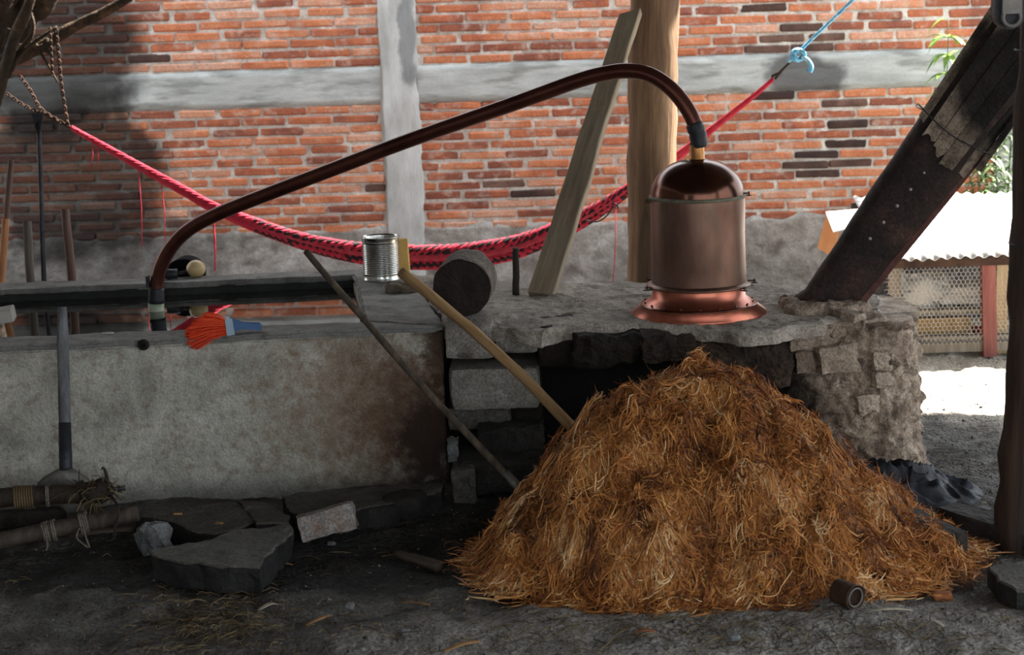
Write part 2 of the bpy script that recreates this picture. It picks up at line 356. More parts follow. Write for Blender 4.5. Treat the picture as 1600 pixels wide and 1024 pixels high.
M_bluepl = mat('blue_plastic', [(.3, (34, 72, 118)), (.7, (48, 92, 140))], scale=8, rough=.35, spec=.5, bump=0)
M_greypl = mat('pale_blue_plastic', [(.3, (130, 150, 168)), (.7, (160, 178, 190))], scale=8, rough=.4, bump=0)
M_gold = mat('gourd_shell', [(.3, (170, 142, 96)), (.7, (206, 180, 132))], scale=10, rough=.35, spec=.5, bump=.05)
M_rubber = mat('black_rubber', [(.3, (8, 8, 9)), (.7, (14, 14, 15))], scale=10, rough=.9, spec=.1, bump=.2)
M_tarp = mat('black_plastic_sheet', [(.3, (22, 23, 27)), (.7, (44, 46, 54))], scale=10, rough=.6, spec=.3, bump=.3, bscale=25)
M_char = mat('charred_timber', grain=0.5, gscale=120, stops=[(.3, (26, 22, 20)), (.7, (58, 50, 46))], scale=12, bump=.9, bscale=40, stretch=(1, 1, 1))
M_tinroof = mat('zinc_sheet', [(.3, (190, 188, 184)), (.7, (222, 220, 216))], scale=5, rough=.5, metal=.0, bump=.1, spots=((170, 150, 130), 6, .6, .75, .5))
M_coopred = wood('coop_red_post', (104, 58, 52), (132, 78, 70), (150, 98, 88), sc=5)
M_coopwood = wood('coop_pale_wood', (150, 122, 86), (190, 160, 118), (212, 186, 146), sc=4)
M_coopfeed = wood('coop_feed_board', (112, 86, 52), (140, 112, 72), (160, 132, 92), sc=4)
M_coopback = mat('coop_mottled_back', [(.3, (58, 56, 58)), (.55, (98, 96, 98)), (.75, (140, 136, 134))], scale=26, bump=.8, bscale=40, grain=.4, gscale=80)
M_coopgrey = wood('coop_grey_wood', (96, 86, 74), (134, 122, 106), (164, 152, 134), sc=4)
M_cooporange = mat('coop_orange_board', [(.3, (190, 124, 76)), (.7, (214, 154, 104))], scale=6, bump=.2)
M_net = mat('bright_netting_wire', [(.3, (150, 146, 140)), (.7, (186, 182, 176))], scale=20, rough=.5, bump=0)
M_wire = mat('galvanised_wire', [(.3, (96, 92, 88)), (.7, (136, 132, 128))], scale=20, rough=.5, metal=.4, bump=0)
M_sack = mat('pale_sack_cloth', [(.3, (160, 154, 146)), (.7, (198, 192, 184))], scale=9, bump=.5)
M_orangepl = mat('orange_plastic', [(.3, (206, 84, 44)), (.7, (224, 104, 60))], scale=8, rough=.4, bump=0)
M_leafg = mat('fresh_leaf', [(.3, (74, 118, 40)), (.7, (128, 160, 66))], scale=10, island=True, rand=.3, rough=.5, bump=0)
M_leafd = mat('yard_leaf', [(.3, (50, 78, 36)), (.7, (92, 116, 66))], scale=10, island=True, rand=.35, rough=.5, bump=0)
M_bark = mat('tree_bark_dark', [(.3, (30, 24, 18)), (.55, (54, 42, 30)), (.78, (112, 84, 52))], scale=7, bump=1, bscale=25, bdist=.02)
M_dryleaf = mat('dry_leaf', [(.3, (112, 78, 46)), (.7, (176, 134, 88))], scale=30, rand=.2, bump=.3)
M_paleleaf = mat('pale_husk', [(.3, (150, 140, 122)), (.7, (190, 180, 160))], scale=30, bump=.3)
M_board = mat('grey_board', [(.3, (128, 124, 116)), (.7, (168, 164, 156))], scale=10, bump=.4)
M_roof = mat('roof_sheet_underside', [(.3, (64, 58, 52)), (.7, (92, 86, 78))], scale=5, bump=.3)
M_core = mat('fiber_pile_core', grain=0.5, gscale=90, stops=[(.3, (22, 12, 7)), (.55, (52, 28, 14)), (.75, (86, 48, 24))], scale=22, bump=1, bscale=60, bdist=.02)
def fiber_mat(name, stops, rough):
    m = bpy.data.materials.new(name); m.use_nodes = True; nt = m.node_tree; N = nt.nodes; L = nt.links; b = N['Principled BSDF']
    at = N.new('ShaderNodeAttribute'); at.attribute_name = 'tone'
    g = N.new('ShaderNodeNewGeometry'); n = N.new('ShaderNodeTexNoise'); n.inputs['Scale'].default_value = 6; n.inputs['Detail'].default_value = 5; L.new(g.outputs['Position'], n.inputs['Vector'])
    ad = N.new('ShaderNodeMath'); ad.operation = 'ADD'; L.new(at.outputs['Fac'], ad.inputs[0]); L.new(n.outputs['Fac'], ad.inputs[1])
    rp = N.new('ShaderNodeValToRGB'); el = rp.color_ramp.elements
    while len(el) < len(stops): el.new(.5)
    for e, (p, c) in zip(el, stops): e.position = p; e.color = lin(c)
    L.new(ad.outputs[0], rp.inputs[0]); L.new(rp.outputs[0], b.inputs['Base Color']); b.inputs['Roughness'].default_value = rough; b.inputs['Specular IOR Level'].default_value = .25
    return m
M_fiber = fiber_mat('agave_fiber', [(.0, (48, 24, 12)), (.25, (98, 54, 26)), (.5, (160, 96, 44)), (.75, (200, 138, 74)), (1, (222, 190, 144))], .6)
M_chip = fiber_mat('agave_chip', [(0, (70, 34, 16)), (.45, (120, 66, 34)), (.75, (150, 96, 58)), (1, (170, 130, 96))], .65)
M_chipg = mat('husk_chip', [(.2, (98, 48, 20)), (.5, (138, 76, 38)), (.8, (166, 116, 78))], scale=14, rough=.65, bump=.3)
M_straw = mat('ground_straw', [(.1, (46, 36, 24)), (.5, (84, 68, 46)), (.9, (136, 116, 84))], scale=6, island=True, rand=.5, bump=0)
M_gravel = mat('gravel', [(.2, (38, 36, 34)), (.6, (74, 70, 66)), (.95, (140, 136, 132))], scale=6, island=True, rand=.5, bump=.4)
def water_mat():
    m = bpy.data.materials.new('tank_water'); m.use_nodes = True; nt = m.node_tree; b = nt.nodes['Principled BSDF']
    b.inputs['Base Color'].default_value = lin((20, 22, 18)); b.inputs['Roughness'].default_value = .015; b.inputs['IOR'].default_value = 1.5
    b.inputs['Specular IOR Level'].default_value = .6
    n = nt.nodes.new('ShaderNodeTexNoise'); n.inputs['Scale'].default_value = 6
    bp = nt.nodes.new('ShaderNodeBump'); bp.inputs['Strength'].default_value = .02; bp.inputs['Distance'].default_value = .01
    nt.links.new(n.outputs['Fac'], bp.inputs['Height']); nt.links.new(bp.outputs[0], b.inputs['Normal']); return m
M_water = water_mat()

# ------------------------------------------------------------------ ground
def build_ground():
    xs = np.concatenate([np.array([-60, -30, -15, -9, -6, -4, -3, -2.4]), np.linspace(-2.1, 2.6, 236), np.array([2.8, 3.4, 4.5, 6, 9, 15, 30, 60])])
    ys = np.concatenate([np.array([-60, -30, -10, -4, 0, 2, 3.5, 4.3, 4.6]), np.linspace(4.7, 8.8, 205), np.array([9.0, 9.6, 10.4, 12, 16, 30, 60])])
    vs = []; nx = len(xs)
    for y in ys:
        for x in xs:
            p = Vector((x, y, 0)); z = 0
            if -2.2 < x < 2.7 and 4.6 < y < 8.9:
                z = .024 * fr(p, 1.7, 3) + .014 * fr(p, 6, 9) + .008 * fr(p, 20, 4, 3)
                # hollow in front of the tank, slight bank toward the viewer
                z -= .035 * math.exp(-((x + .95) / .5) ** 2 - ((y - 5.95) / .28) ** 2)
                z += .03 * math.exp(-((x - .2) / 1.1) ** 2 - ((y - 5.05) / .16) ** 2)
                z -= .012
            vs.append((x, y, z))
    fs = [(j * nx + i, j * nx + i + 1, (j + 1) * nx + i + 1, (j + 1) * nx + i) for j in range(len(ys) - 1) for i in range(nx - 1)]
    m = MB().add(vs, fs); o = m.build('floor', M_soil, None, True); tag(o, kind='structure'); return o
ground = build_ground()
def gz(x, y):
    p = Vector((x, y, 0)); z = .024 * fr(p, 1.7, 3) + .014 * fr(p, 6, 9) + .008 * fr(p, 20, 4, 3)
    z -= .035 * math.exp(-((x + .95) / .5) ** 2 - ((y - 5.95) / .28) ** 2)
    z += .03 * math.exp(-((x - .2) / 1.1) ** 2 - ((y - 5.05) / .16) ** 2)
    return z - .012
def PG(px, py):
    p = PZ(px, py, 0)
    for _ in range(3): p = PZ(px, py, gz(p.x, p.y))
    return p

# ------------------------------------------------------------------ brick wall
ZB0 = PY(500, 165, WY).z; ZB1 = PY(500, 107, WY).z; ZPL = PY(500, 360, WY).z; PITCHZ = .0545; ZTOP = 2.5
XC0 = PY(594, 130, WY).x; XC1 = PY(655, 130, WY).x; XR = PY(1556, 120, WY).x
def brick_mesh(i, L):
    rnd = random.Random(100 + i); bm = bmesh.new(); bmesh.ops.create_cube(bm, size=1)
    for v in bm.verts: v.co = Vector((v.co.x * L, v.co.y * .07, v.co.z * .0405))
    bmesh.ops.bevel(bm, geom=list(bm.edges), offset=.0065, segments=1, affect='EDGES')
    for v in bm.verts: v.co += Vector((rnd.uniform(-1, 1) * .005, rnd.uniform(-1, 1) * .002, rnd.uniform(-1, 1) * .0028))
    me = bpy.data.meshes.new('brick'); bm.to_mesh(me); bm.free(); me.materials.append(M_brick); return me
def dark_spot(c):
    q = max(math.exp(-((c.x - wp(1235, 60)[0]) / .20) ** 2 - ((c.z - wp(1235, 60)[2]) / .30) ** 2), math.exp(-((c.x - wp(1290, 220)[0]) / .17) ** 2 - ((c.z - wp(1290, 220)[2]) / .22) ** 2))
    return q
BR = [brick_mesh(i, .238 + .004 * (i % 3)) for i in range(9)]
BRH = [brick_mesh(20 + i, l) for i, l in enumerate((.06, .09, .12, .15, .18, .21))]
def build_panel(name, x0, x1, seed, vis):
    rnd = random.Random(seed)
    root = thing(name, ((x0 + x1) / 2, WY, 0), kind='structure')
    # mortar bed
    nx = int((x1 - x0) / .016); z0, z1 = ZPL - .06, ZTOP; nzv = int((z1 - z0) / .016); vs = []
    for j in range(nzv + 1):
        for i in range(nx + 1):
            x = x0 + (x1 - x0) * i / nx; z = z0 + (z1 - z0) * j / nzv; p = (x, 0, z)
            vs.append((x, WY - .008 * fr(p, 20, seed, 3) - .0055, z))
    fs = [(j * (nx + 1) + i, j * (nx + 1) + i + 1, (j + 1) * (nx + 1) + i + 1, (j + 1) * (nx + 1) + i) for j in range(nzv) for i in range(nx)]
    MB().add(vs, fs).build('mortar', M_mortar, root, True)
    m = MB(); m.box(((x0 + x1) / 2, WY + .12, ZTOP / 2), (x1 - x0, .16, ZTOP)); m.build('wall_core', M_mortar, root)
    rest = MB()
    def course(z, k):
        x = x0 + .006 - (0 if k % 2 == 0 else .13) + rnd.uniform(-.03, .03)
        first = True
        while x < x1 - .02:
            L = .246 + rnd.uniform(-.012, .012)
            a, b = max(x, x0 + .004), min(x + L - .013, x1 - .004)
            if b - a > .035:
                if b - a > .225: me = BR[rnd.randrange(9)]; wd = .24
                else:
                    me = min(BRH, key=lambda q: abs(q.dimensions_x - (b - a))) if False else BRH[min(range(6), key=lambda q: abs((.06, .09, .12, .15, .18, .21)[q] - (b - a)))]; wd = b - a
                c = Vector(((a + b) / 2, WY + .023 - rnd.uniform(0, .009), z + rnd.uniform(-.003, .003)))
                rot = Euler((rnd.uniform(-.03, .03), rnd.uniform(-.012, .012), rnd.uniform(-.02, .02)))
                inv = vis(c)
                if inv:
                    o = bpy.data.objects.new('brick', me); COL.objects.link(o); o.parent = root; o.location = c - ORG[root]; o.rotation_euler = rot
                    if rnd.random() < dark_spot(c) * .85 + .02: o.material_slots[0].link = 'OBJECT'; o.material_slots[0].material = M_brickb
                    if wd < .22: o.scale.x = (b - a) / max(.05, me['L'])
                    else: o.scale.x = (b - a) / .242
                else:
                    rest.box(c, (b - a, .07, .042), rot)
            x += L
    for me, l in zip(BRH, (.06, .09, .12, .15, .18, .21)): me['L'] = l
    k = 0; z = ZB1 + .028
    while z < ZTOP - .05: course(z, k); z += PITCHZ; k += 1
    z = ZB0 - .024; k = 1
    while z > ZPL - .02: course(z, k); z -= PITCHZ; k += 1
    if rest.v:
        o = rest.build('brick_field', M_brick, root); o['kind'] = 'stuff'
    # tie beam
    bm = bmesh.new(); bmesh.ops.create_cube(bm, size=1)
    nseg = int((x1 - x0) / .03)
    def rbox(nm, xa, xb, za, zb, y0, y1, m, amp, seed, rag=0, fill=.03):
        nxx = max(2, int((xb - xa) / fill)); nzz = max(2, int((zb - za) / fill)); vs = []; fs = []
        for j in range(nzz + 1):
            for i in range(nxx + 1):
                xx = xa + (xb - xa) * i / nxx; zz = za + (zb - za) * j / nzz; p = (xx, 0, zz)
                zr = zz + (rag * fr((xx, 0, 0), 7, seed + j // nzz) if j in (0, nzz) else 0)
                vs.append((xx, y0 - amp * fr(p, 9, seed, 3), zr))
        for j in range(nzz):
            for i in range(nxx):
                a = j * (nxx + 1) + i; fs.append((a, a + 1, a + nxx + 2, a + nxx + 1))
        b0 = len(vs); bo = [i for i in range(nxx + 1)]; to = [nzz * (nxx + 1) + i for i in range(nxx + 1)]
        for i in bo + to: vs.append((vs[i][0], y1, vs[i][2]))
        for i in range(nxx):
            fs.append((bo[i], b0 + i, b0 + i + 1, bo[i + 1])); fs.append((to[i], to[i + 1], b0 + nxx + 2 + i, b0 + nxx + 1 + i))
        return MB().add(vs, fs).build(nm, m, root, True)
    rbox('tie_beam', x0, x1, ZB0, ZB1, WY - .016, WY + .05, M_beam, .004, seed + 2, .006)
    rbox('plinth', x0, x1, -.1, ZPL, WY - .022, WY + .05, M_plinth, .014, seed + 5, .03, .02)
    return root
def seen(c):
    d = MROT.transposed() @ (c - Vector((0, 0, CAMZ))); px = 800 + F * d.x / -d.z; py = 512 - F * d.y / -d.z
    return -35 < px < 1600 and -8 < py < 445
build_panel('wall_back_left', -4.6, XC0 + .01, 1, seen)
build_panel('wall_back_right', XC1 - .01, XR, 2, seen)
def build_column(name, xa, xb, z1, seed):
    vs = []; fs = []; n = 90
    prof = [(xa, WY + .06), (xa, WY - .012), (xa + .012, WY - .03), ((xa + xb) / 2, WY - .034), (xb - .014, WY - .03), (xb, WY - .012), (xb, WY + .06)]
    for j in range(n + 1):
        z = z1 * j / n
        for q, (x, y) in enumerate(prof):
            e = .012 if q in (1, 2, 4, 5) else .003
            vs.append((x + e * fr((x, q, z), 8, seed), y - .006 * fr((x, q, z), 11, seed + 4), z))
    k = len(prof)
    for j in range(n):
        for q in range(k - 1): fs.append((j * k + q, j * k + q + 1, (j + 1) * k + q + 1, (j + 1) * k + q))
    o = MB().add(vs, fs).build(name, M_column, None, True); tag(o, kind='structure'); return o
build_column('trim_1', XC0, XC1, ZTOP, 3)
build_column('trim_2', XR - .01, XR + .12, ZTOP, 8)

# roof over the shed (keeps the workplace in shade; yard behind and right stays open)
def build_roof():
    root = thing('ceiling', (0, 6, 2.75), kind='structure')
    Y0, Y1 = -.6, 8.9
    for X0, X1, YE, dz in ((-3.6, 1.5, 9.25, 0), (1.46, 4.6, 8.9, .012)):
        m = MB(); n = 100; vs = []
        for i in range(n + 1):
            y = Y0 + (YE - Y0) * i / n
            for x in (X0, X1): vs.append((x, y, 2.75 + dz + .02 * math.cos(i * math.pi / 2)))
        m.add(vs, [(2 * i, 2 * i + 1, 2 * i + 3, 2 * i + 2) for i in range(n)]); m.build('roof_sheet', M_roof, root)
    for x in (-3.2, -1.5, 1, 3.5):
        MB().tube([(x, Y0, 2.65), (x, Y1, 2.65)], .06, 10).build('rafter', M_darkpost, root)
build_roof()
def build_left_shade_wall():  # unseen wall, added to cut the light coming from the left
    root = thing('shade_wall_left', (-3.45, 5, 0), kind='structure')
    slab('shade_wall_mass', [Vector((-3.6, .8, 2.6)), Vector((-3.35, .8, 2.6)), Vector((-3.35, 8.6, 2.6)), Vector((-3.6, 8.6, 2.6))], 2.65, M_plinth, root, res=.12, amp=.02, sc=3)
build_left_shade_wall()
def build_front_shade_wall():  # unseen wall behind the camera, added to block front-left light
    root = thing('shade_wall_front', (-2.0, -.7, 0), kind='structure')
    slab('shade_wall_mass', [Vector((-3.6, -.85, 2.6)), Vector((-1.2, -.85, 2.6)), Vector((-1.2, -.6, 2.6)), Vector((-3.6, -.6, 2.6))], 2.65, M_plinth, root, res=.12, amp=.02, sc=3)
build_front_shade_wall()

# ------------------------------------------------------------------ water tank
TZ = .57
def build_tank():
    pf = [PZ(-260, 553, TZ), PZ(692, 508, TZ)]
    fi = [PZ(-260, 538, TZ), PZ(573, 502, TZ)]
    bi = [PZ(-260, 464, TZ), PZ(552, 430, TZ)]
    bo = [PZ(-260, 452, TZ), PZ(628, 419, TZ)]
    root = thing('water_tank', ((pf[0] + bo[1]) / 2).xy.to_3d(), 'long grey concrete water tank with rusty brown stains at its right corner', 'tank')
    def prism(nm, poly, z0, z1, m, seed, amp=.004, res=.05):
        bm = bmesh.new(); n = len(poly); lo = [bm.verts.new((p.x, p.y, z0)) for p in poly]; hi = [bm.verts.new((p.x, p.y, z1)) for p in poly]
        bm.faces.new(hi); bm.faces.new(lo[::-1])
        for i in range(n): bm.faces.new((lo[i], lo[(i + 1) % n], hi[(i + 1) % n], hi[i]))
        bmesh.ops.recalc_face_normals(bm, faces=bm.faces)
        bmesh.ops.bevel(bm, geom=list(bm.edges), offset=.008, segments=2, affect='EDGES')
        for _ in range(6):
            le = [e for e in bm.edges if e.calc_length() > res]
            if not le: break
            bmesh.ops.subdivide_edges(bm, edges=le, cuts=1, use_grid_fill=True)
        bmesh.ops.triangulate(bm, faces=[f for f in bm.faces if len(f.verts) > 4])
        rough_bm(bm, amp, 7, seed, .0015, 60)
        me = bpy.data.meshes.new(nm); bm.to_mesh(me); bm.free(); return link_mesh(nm, me, m, root, False)
    up = lambda p, z: Vector((p.x, p.y, z))
    # walls
    prism('front_wall', [pf[0], pf[1], fi[1] , fi[0]], -.08, TZ - .022, M_tank, 1)
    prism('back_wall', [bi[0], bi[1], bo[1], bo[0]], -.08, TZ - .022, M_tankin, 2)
    prism('end_wall', [fi[1] + Vector((-.0, 0, 0)), pf[1], bo[1], bi[1]], -.08, TZ - .022, M_tank, 3)
    o = Vector((0, -.006, 0))
    prism('front_rim', [pf[0] + o, pf[1] + o + Vector((.006, 0, 0)), fi[1], fi[0]], TZ - .024, TZ, M_rim, 4, .005)
    prism('back_rim', [bi[0], bi[1], bo[1], bo[0]], TZ - .024, TZ, M_rim, 5, .005)
    prism('end_rim', [fi[1], pf[1] + Vector((.006, 0, 0)), bo[1], bi[1]], TZ - .024, TZ + .003, M_rim, 6, .006)
    # drain spout
    c = PY(224, 539, pf[0].lerp(pf[1], .5).y - .008)
    ring = MB(); ring.lathe([(.009, .012), (.018, .012), (.021, -.004), (.009, -.004)], c, 14, axis=Matrix.Rotation(R(90), 3, 'X'))
    ring.build('drain_hole_ring', M_soot, root, True)
    plug = MB(); plug.lathe([(0.0, .006), (.0095, .006), (.0095, -.004)], c, 14, axis=Matrix.Rotation(R(90), 3, 'X')); plug.build('drain_hole', M_sootblk, root)
    WZ = TZ - .052
    wm = MB(); poly = [up(fi[0], WZ), up(fi[1], WZ), up(bi[1], WZ), up(bi[0], WZ)]
    wm.add(poly, [(0, 1, 2, 3)]); wo = wm.build('water', M_water); recentre(wo)
    tag(wo, 'dark still water filling the concrete tank, mirroring the brick wall', 'water', kind='stuff')
    return pf, fi, bi, bo, WZ
pf, fi, bi, bo, WZ = build_tank()

# ------------------------------------------------------------------ oven (still hearth)
OY = 6.75
def build_oven():
    root = thing('still_oven', (.7, 6.8, 0), 'mud and brick oven with sooty firebox carrying the copper still', 'oven')
    zt = TZ
    top = [(698, 510), (760, 512), (850, 520), (880, 510), (1000, 505), (1080, 512), (1150, 520), (1210, 518), (1270, 506), (1330, 496), (1375, 484), (1385, 470), (1360, 458), (1260, 446), (1120, 440), (980, 440), (880, 444), (800, 454), (680, 432), (640, 426)]
    slab('hearth_top', [PZ(x, y, zt) for x, y in top], .05, M_mudtop, root, amp=.012, sc=9, seed=5, res=.022, rnd=.015, amp2=.005)
    # mud packed around the chute foot
    stone('mud_collar', PZ(1290, 484, zt) + Vector((0, .03, .0)), (.30, .26, .07), M_mud, root, 31, .25, cuts=10)
    # masonry mass behind everything
    b = PZ(850, 440, 0)
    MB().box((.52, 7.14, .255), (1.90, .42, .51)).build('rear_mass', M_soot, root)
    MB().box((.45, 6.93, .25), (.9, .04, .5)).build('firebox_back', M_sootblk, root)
    # left side: slab lintel, grey blocks, gaps between
    y0 = 6.62
    def rectb(nm, x0, y0p, x1, y1p, Y, dep, m, seed, amp=.05):
        a = PY(x0, y0p, Y); c = PY(x1, y1p, Y); ctr = (a + c) / 2 + Vector((0, dep / 2, 0))
        return stone(nm, ctr, (abs(c.x - a.x), dep, abs(a.z - c.z)), m, root, seed, amp, cuts=8, bev=.08, smooth=False)
    rectb('lintel_slab', 694, 511, 772, 562, 6.55, .4, M_block, 41, .04)
    rectb('lintel_slab', 772, 514, 842, 552, 6.56, .4, M_block, 42, .06)
    rectb('lintel_slab', 838, 512, 905, 578, 6.57, .38, M_soot, 43, .08)
    rectb('block', 700, 578, 846, 640, 6.60, .3, M_block, 44, .03)
    rectb('block', 698, 640, 800, 672, 6.63, .3, M_slab, 45, .06)
    rectb('block', 795, 575, 850, 690, 6.66, .3, M_soot, 46, .06)
    rectb('footing_stone', 745, 672, 850, 706, 6.52, .25, M_darkstone, 47, .15)
    rectb('footing_stone', 700, 690, 716, 724, 6.5, .08, M_rock, 48, .2)
    rectb('footing_stone', 715, 720, 860, 770, 6.42, .22, M_darkstone, 49, .12)
    rectb('footing_stone', 706, 735, 745, 790, 6.36, .18, M_slab, 50, .12)
    # hanging sooty mud over the mouth
    for i, (x0, yy0, x1, yy1) in enumerate([(895, 526, 1010, 572), (1000, 526, 1090, 566), (1080, 532, 1180, 578), (1160, 534, 1240, 600)]):
        rectb('mouth_mud', x0, yy0, x1, yy1, 6.455 + .04 * (i == 0), .34, [M_soot, M_mouth, M_mouth, M_mouth][i], 60 + i, .22)
    # round pier at the right
    vs = []; fs = []; nt, nh = 190, 80; cx, cy = 1.165, 6.79
    for j in range(nh + 1):
        z = -.05 + (TZ + .04) * j / nh
        for k in range(nt):
            a = 2 * math.pi * k / nt
            rx = .285 + (.03 if z < .08 else 0) * (1 - z / .08); ry = .305
            q = 5; rr = 1 / ((abs(math.cos(a)) ** 3 + abs(math.sin(a)) ** 3) ** (1 / 3))
            x = cx + rx * rr * math.cos(a); y = cy + ry * rr * math.sin(a); p = (x, y, z)
            d = .024 * fr(p, 6, 2) + .034 * abs(fr(p, 13, 7)) - .012 + .010 * fr(p, 38, 3)
            vs.append((x + d * math.cos(a), y + d * math.sin(a), z))
    for j in range(nh):
        for k in range(nt): fs.append((j * nt + k, j * nt + (k + 1) % nt, (j + 1) * nt + (k + 1) % nt, (j + 1) * nt + k))
    fs.append(tuple(nh * nt + k for k in range(nt)))
    pier = MB().add(vs, fs).build('round_pier', M_mud, root, True)
    # adobe bricks standing proud of the pier
    for i, (x0, y0p, x1, y1p, dy, tw) in enumerate([(1230, 518, 1322, 546, 6.47, .1), (1274, 541, 1342, 584, 6.44, .25), (1250, 550, 1280, 586, 6.46, -.2), (1357, 553, 1392, 582, 6.46, .35), (1358, 584, 1392, 607, 6.46, .35),
                                                    (1334, 620, 1372, 648, 6.465, .2), (1285, 585, 1310, 612, 6.475, .1), (1392, 520, 1416, 548, 6.53, .8), (1340, 500, 1385, 524, 6.50, .3), (1400, 560, 1420, 590, 6.56, .9), (1322, 492, 1345, 520, 6.5, .5), (1408, 600, 1424, 625, 6.60, 1.1)]):
        a = PY(x0, y0p, dy); c = PY(x1, y1p, dy); ctr = (a + c) / 2 + Vector((0, .075, 0))
        stone('brick', ctr, (abs(c.x - a.x), .13, abs(a.z - c.z)), M_adobe, pier, 70 + i, .14, rot=(0, R(-3), tw), cuts=4, bev=.06, smooth=False)
    return root
build_oven()

# ------------------------------------------------------------------ copper still
def build_still():
    c = PY(1092, 487, OY); cx, cy = c.x, OY
    root = thing('copper_still', (cx, cy, TZ), 'domed copper still standing on the mud oven', 'still')
    zz = lambda y: PY(1092, y, OY).z
    z_seam, z_bot = zz(306), zz(441)
    o = Vector((cx, cy, 0))
    MB().lathe([(.239, TZ - .004), (.241, TZ + .006), (.205, TZ + .035), (.207, TZ + .036), (.200, TZ + .037), (.166, TZ + .062), (.164, z_bot - .012), (.164, z_bot)], o, 64).build('flared_base', M_copbright, root, True); base_o = [c for c in root.children if c.name.startswith('flared_base')][0]
    MB().lathe([(.2035, TZ + .031), (.208, TZ + .034), (.206, TZ + .0385), (.199, TZ + .038)], o, 64).build('base_seam', M_copdark, root, True)
    for k in range(18):
        a = 2 * math.pi * k / 18 + .1; p = o + Vector((.194 * math.cos(a), .194 * math.sin(a), TZ + .044))
        MB().lathe([(0, .004), (.004, .002), (.004, -.002)], p, 8).build('rivet', M_copdark, base_o, True)
    MB().lathe([(.164, z_bot - .014), (.186, z_bot - .010), (.187, z_bot - .004), (.172, z_bot + .003), (.166, z_bot + .004)], o, 64).build('collar_ring', M_copper, root, True)
    # cylinder, slightly dented
    m = MB(); prof = [(.167, z_bot - .002), (.1675, z_bot + .02)] + [(.167, z_bot + .02 + (z_seam - z_bot - .03) * i / 12) for i in range(1, 13)] + [(.166, z_seam)]
    m.lathe(prof, o, 72)
    m.v = [(x + (x - cx) * .016 * fr((x, y, z), 6, 2), y + (y - cy) * .016 * fr((x, y, z), 6, 2), z) for x, y, z in m.v]
    m.build('body', M_copper, root, True)
    MB().lathe([(.166, z_seam - .008), (.1715, z_seam - .006), (.172, z_seam + .003), (.164, z_seam + .006)], o, 64).build('seam_band', M_verd, root, True)
    zt = zz(249); prof = []
    for i in range(17):
        t = i / 16 * math.pi / 2
        prof.append((max(.030, .165 * math.cos(t) ** .85), z_seam + .002 + (zt - z_seam) * math.sin(t)))
    MB().lathe(prof, o, 64).build('dome', M_copdark, root, True)
    MB().lathe([(.034, zt - .006), (.028, zt + .004), (.026, zz(226))], o, 32).build('neck', M_brasst, root, True)
    # clamp lugs
    for (ang, z, ln) in ((190, z_seam - .006, .03), (-5, z_seam + .006, .022), (200, z_bot - .004, .035), (-42, z_bot - .006, .03), (-4, z_bot + .002, .03), (150, z_bot, .03)):
        a = R(ang); d = Vector((math.cos(a), math.sin(a), 0)); M = Matrix.Rotation(a, 3, 'Z')
        b = MB(); r0 = .168 if z > .8 else .18
        b.box(o + d * (r0 + ln / 2 - .008) + Vector((0, 0, z)), (ln, .016, .004), M); b.box(o + d * (r0 + ln / 2) + Vector((0, 0, z - .008)), (ln * .9, .012, .003), M)
        b.tube([o + d * (r0 + ln * .6) + Vector((0, 0, z - .010)), o + d * (r0 + ln * .6) + Vector((0, 0, z + .006))], .003, 6)
        b.build('clamp_lug', M_rust, root)
    return cx, cy, zz
SCX, SCY, szz = build_still()

def build_pipe():
    Y0, Y1 = 7.45, OY
    pts = [(244, 492), (244, 470), (246, 440), (253, 413), (268, 386), (292, 361), (330, 339), (390, 314), (500, 272), (640, 219), (800, 163), (900, 127), (950, 114), (985, 111), (1018, 118), (1050, 140), (1074, 170), (1088, 200), (1092, 222)]
    P = [PY(x, y, Y0 + (Y1 - Y0) * min(1, max(0, (x - 244) / (1092 - 244)))) for x, y in pts]
    root = thing('vapor_pipe', (P[0].x, P[0].y, WZ), 'bent brown copper pipe arching from the still dome down into the water tank', 'pipe')
    S = spline(P, 8)
    rad = [.0275 for _ in S]
    MB().tube(S, rad, 20).build('pipe_run', M_coppipe, root, True)
    # tape at the still neck
    top = spline([PY(1084, 193, OY + .005), PY(1090, 210, OY), PY(1093, 230, OY)], 6)
    MB().tube(top, [.030, .0315, .031, .033, .032, .030, .0315, .032, .030, .031, .032, .0315, .030], 20, wob=.06, seed=3).build('rubber_tape', M_tape, root, True)
    bot = [PY(244.5, 450 + i * 4, Y0) for i in range(7)]
    MB().tube(bot, [.030, .032, .031, .033, .0325, .034, .031], 20, wob=.06, seed=6).build('rubber_tape', M_tape, root, True)
    MB().tube([PY(244, 474, Y0), PY(244.5, 505, Y0)], .031, 18).build('outlet_sleeve', M_sleeve, root, True)
    MB().box(PY(231, 440, Y0 - .01), (.012, .03, .045)).build('tape_end', M_tape, root)
build_pipe()

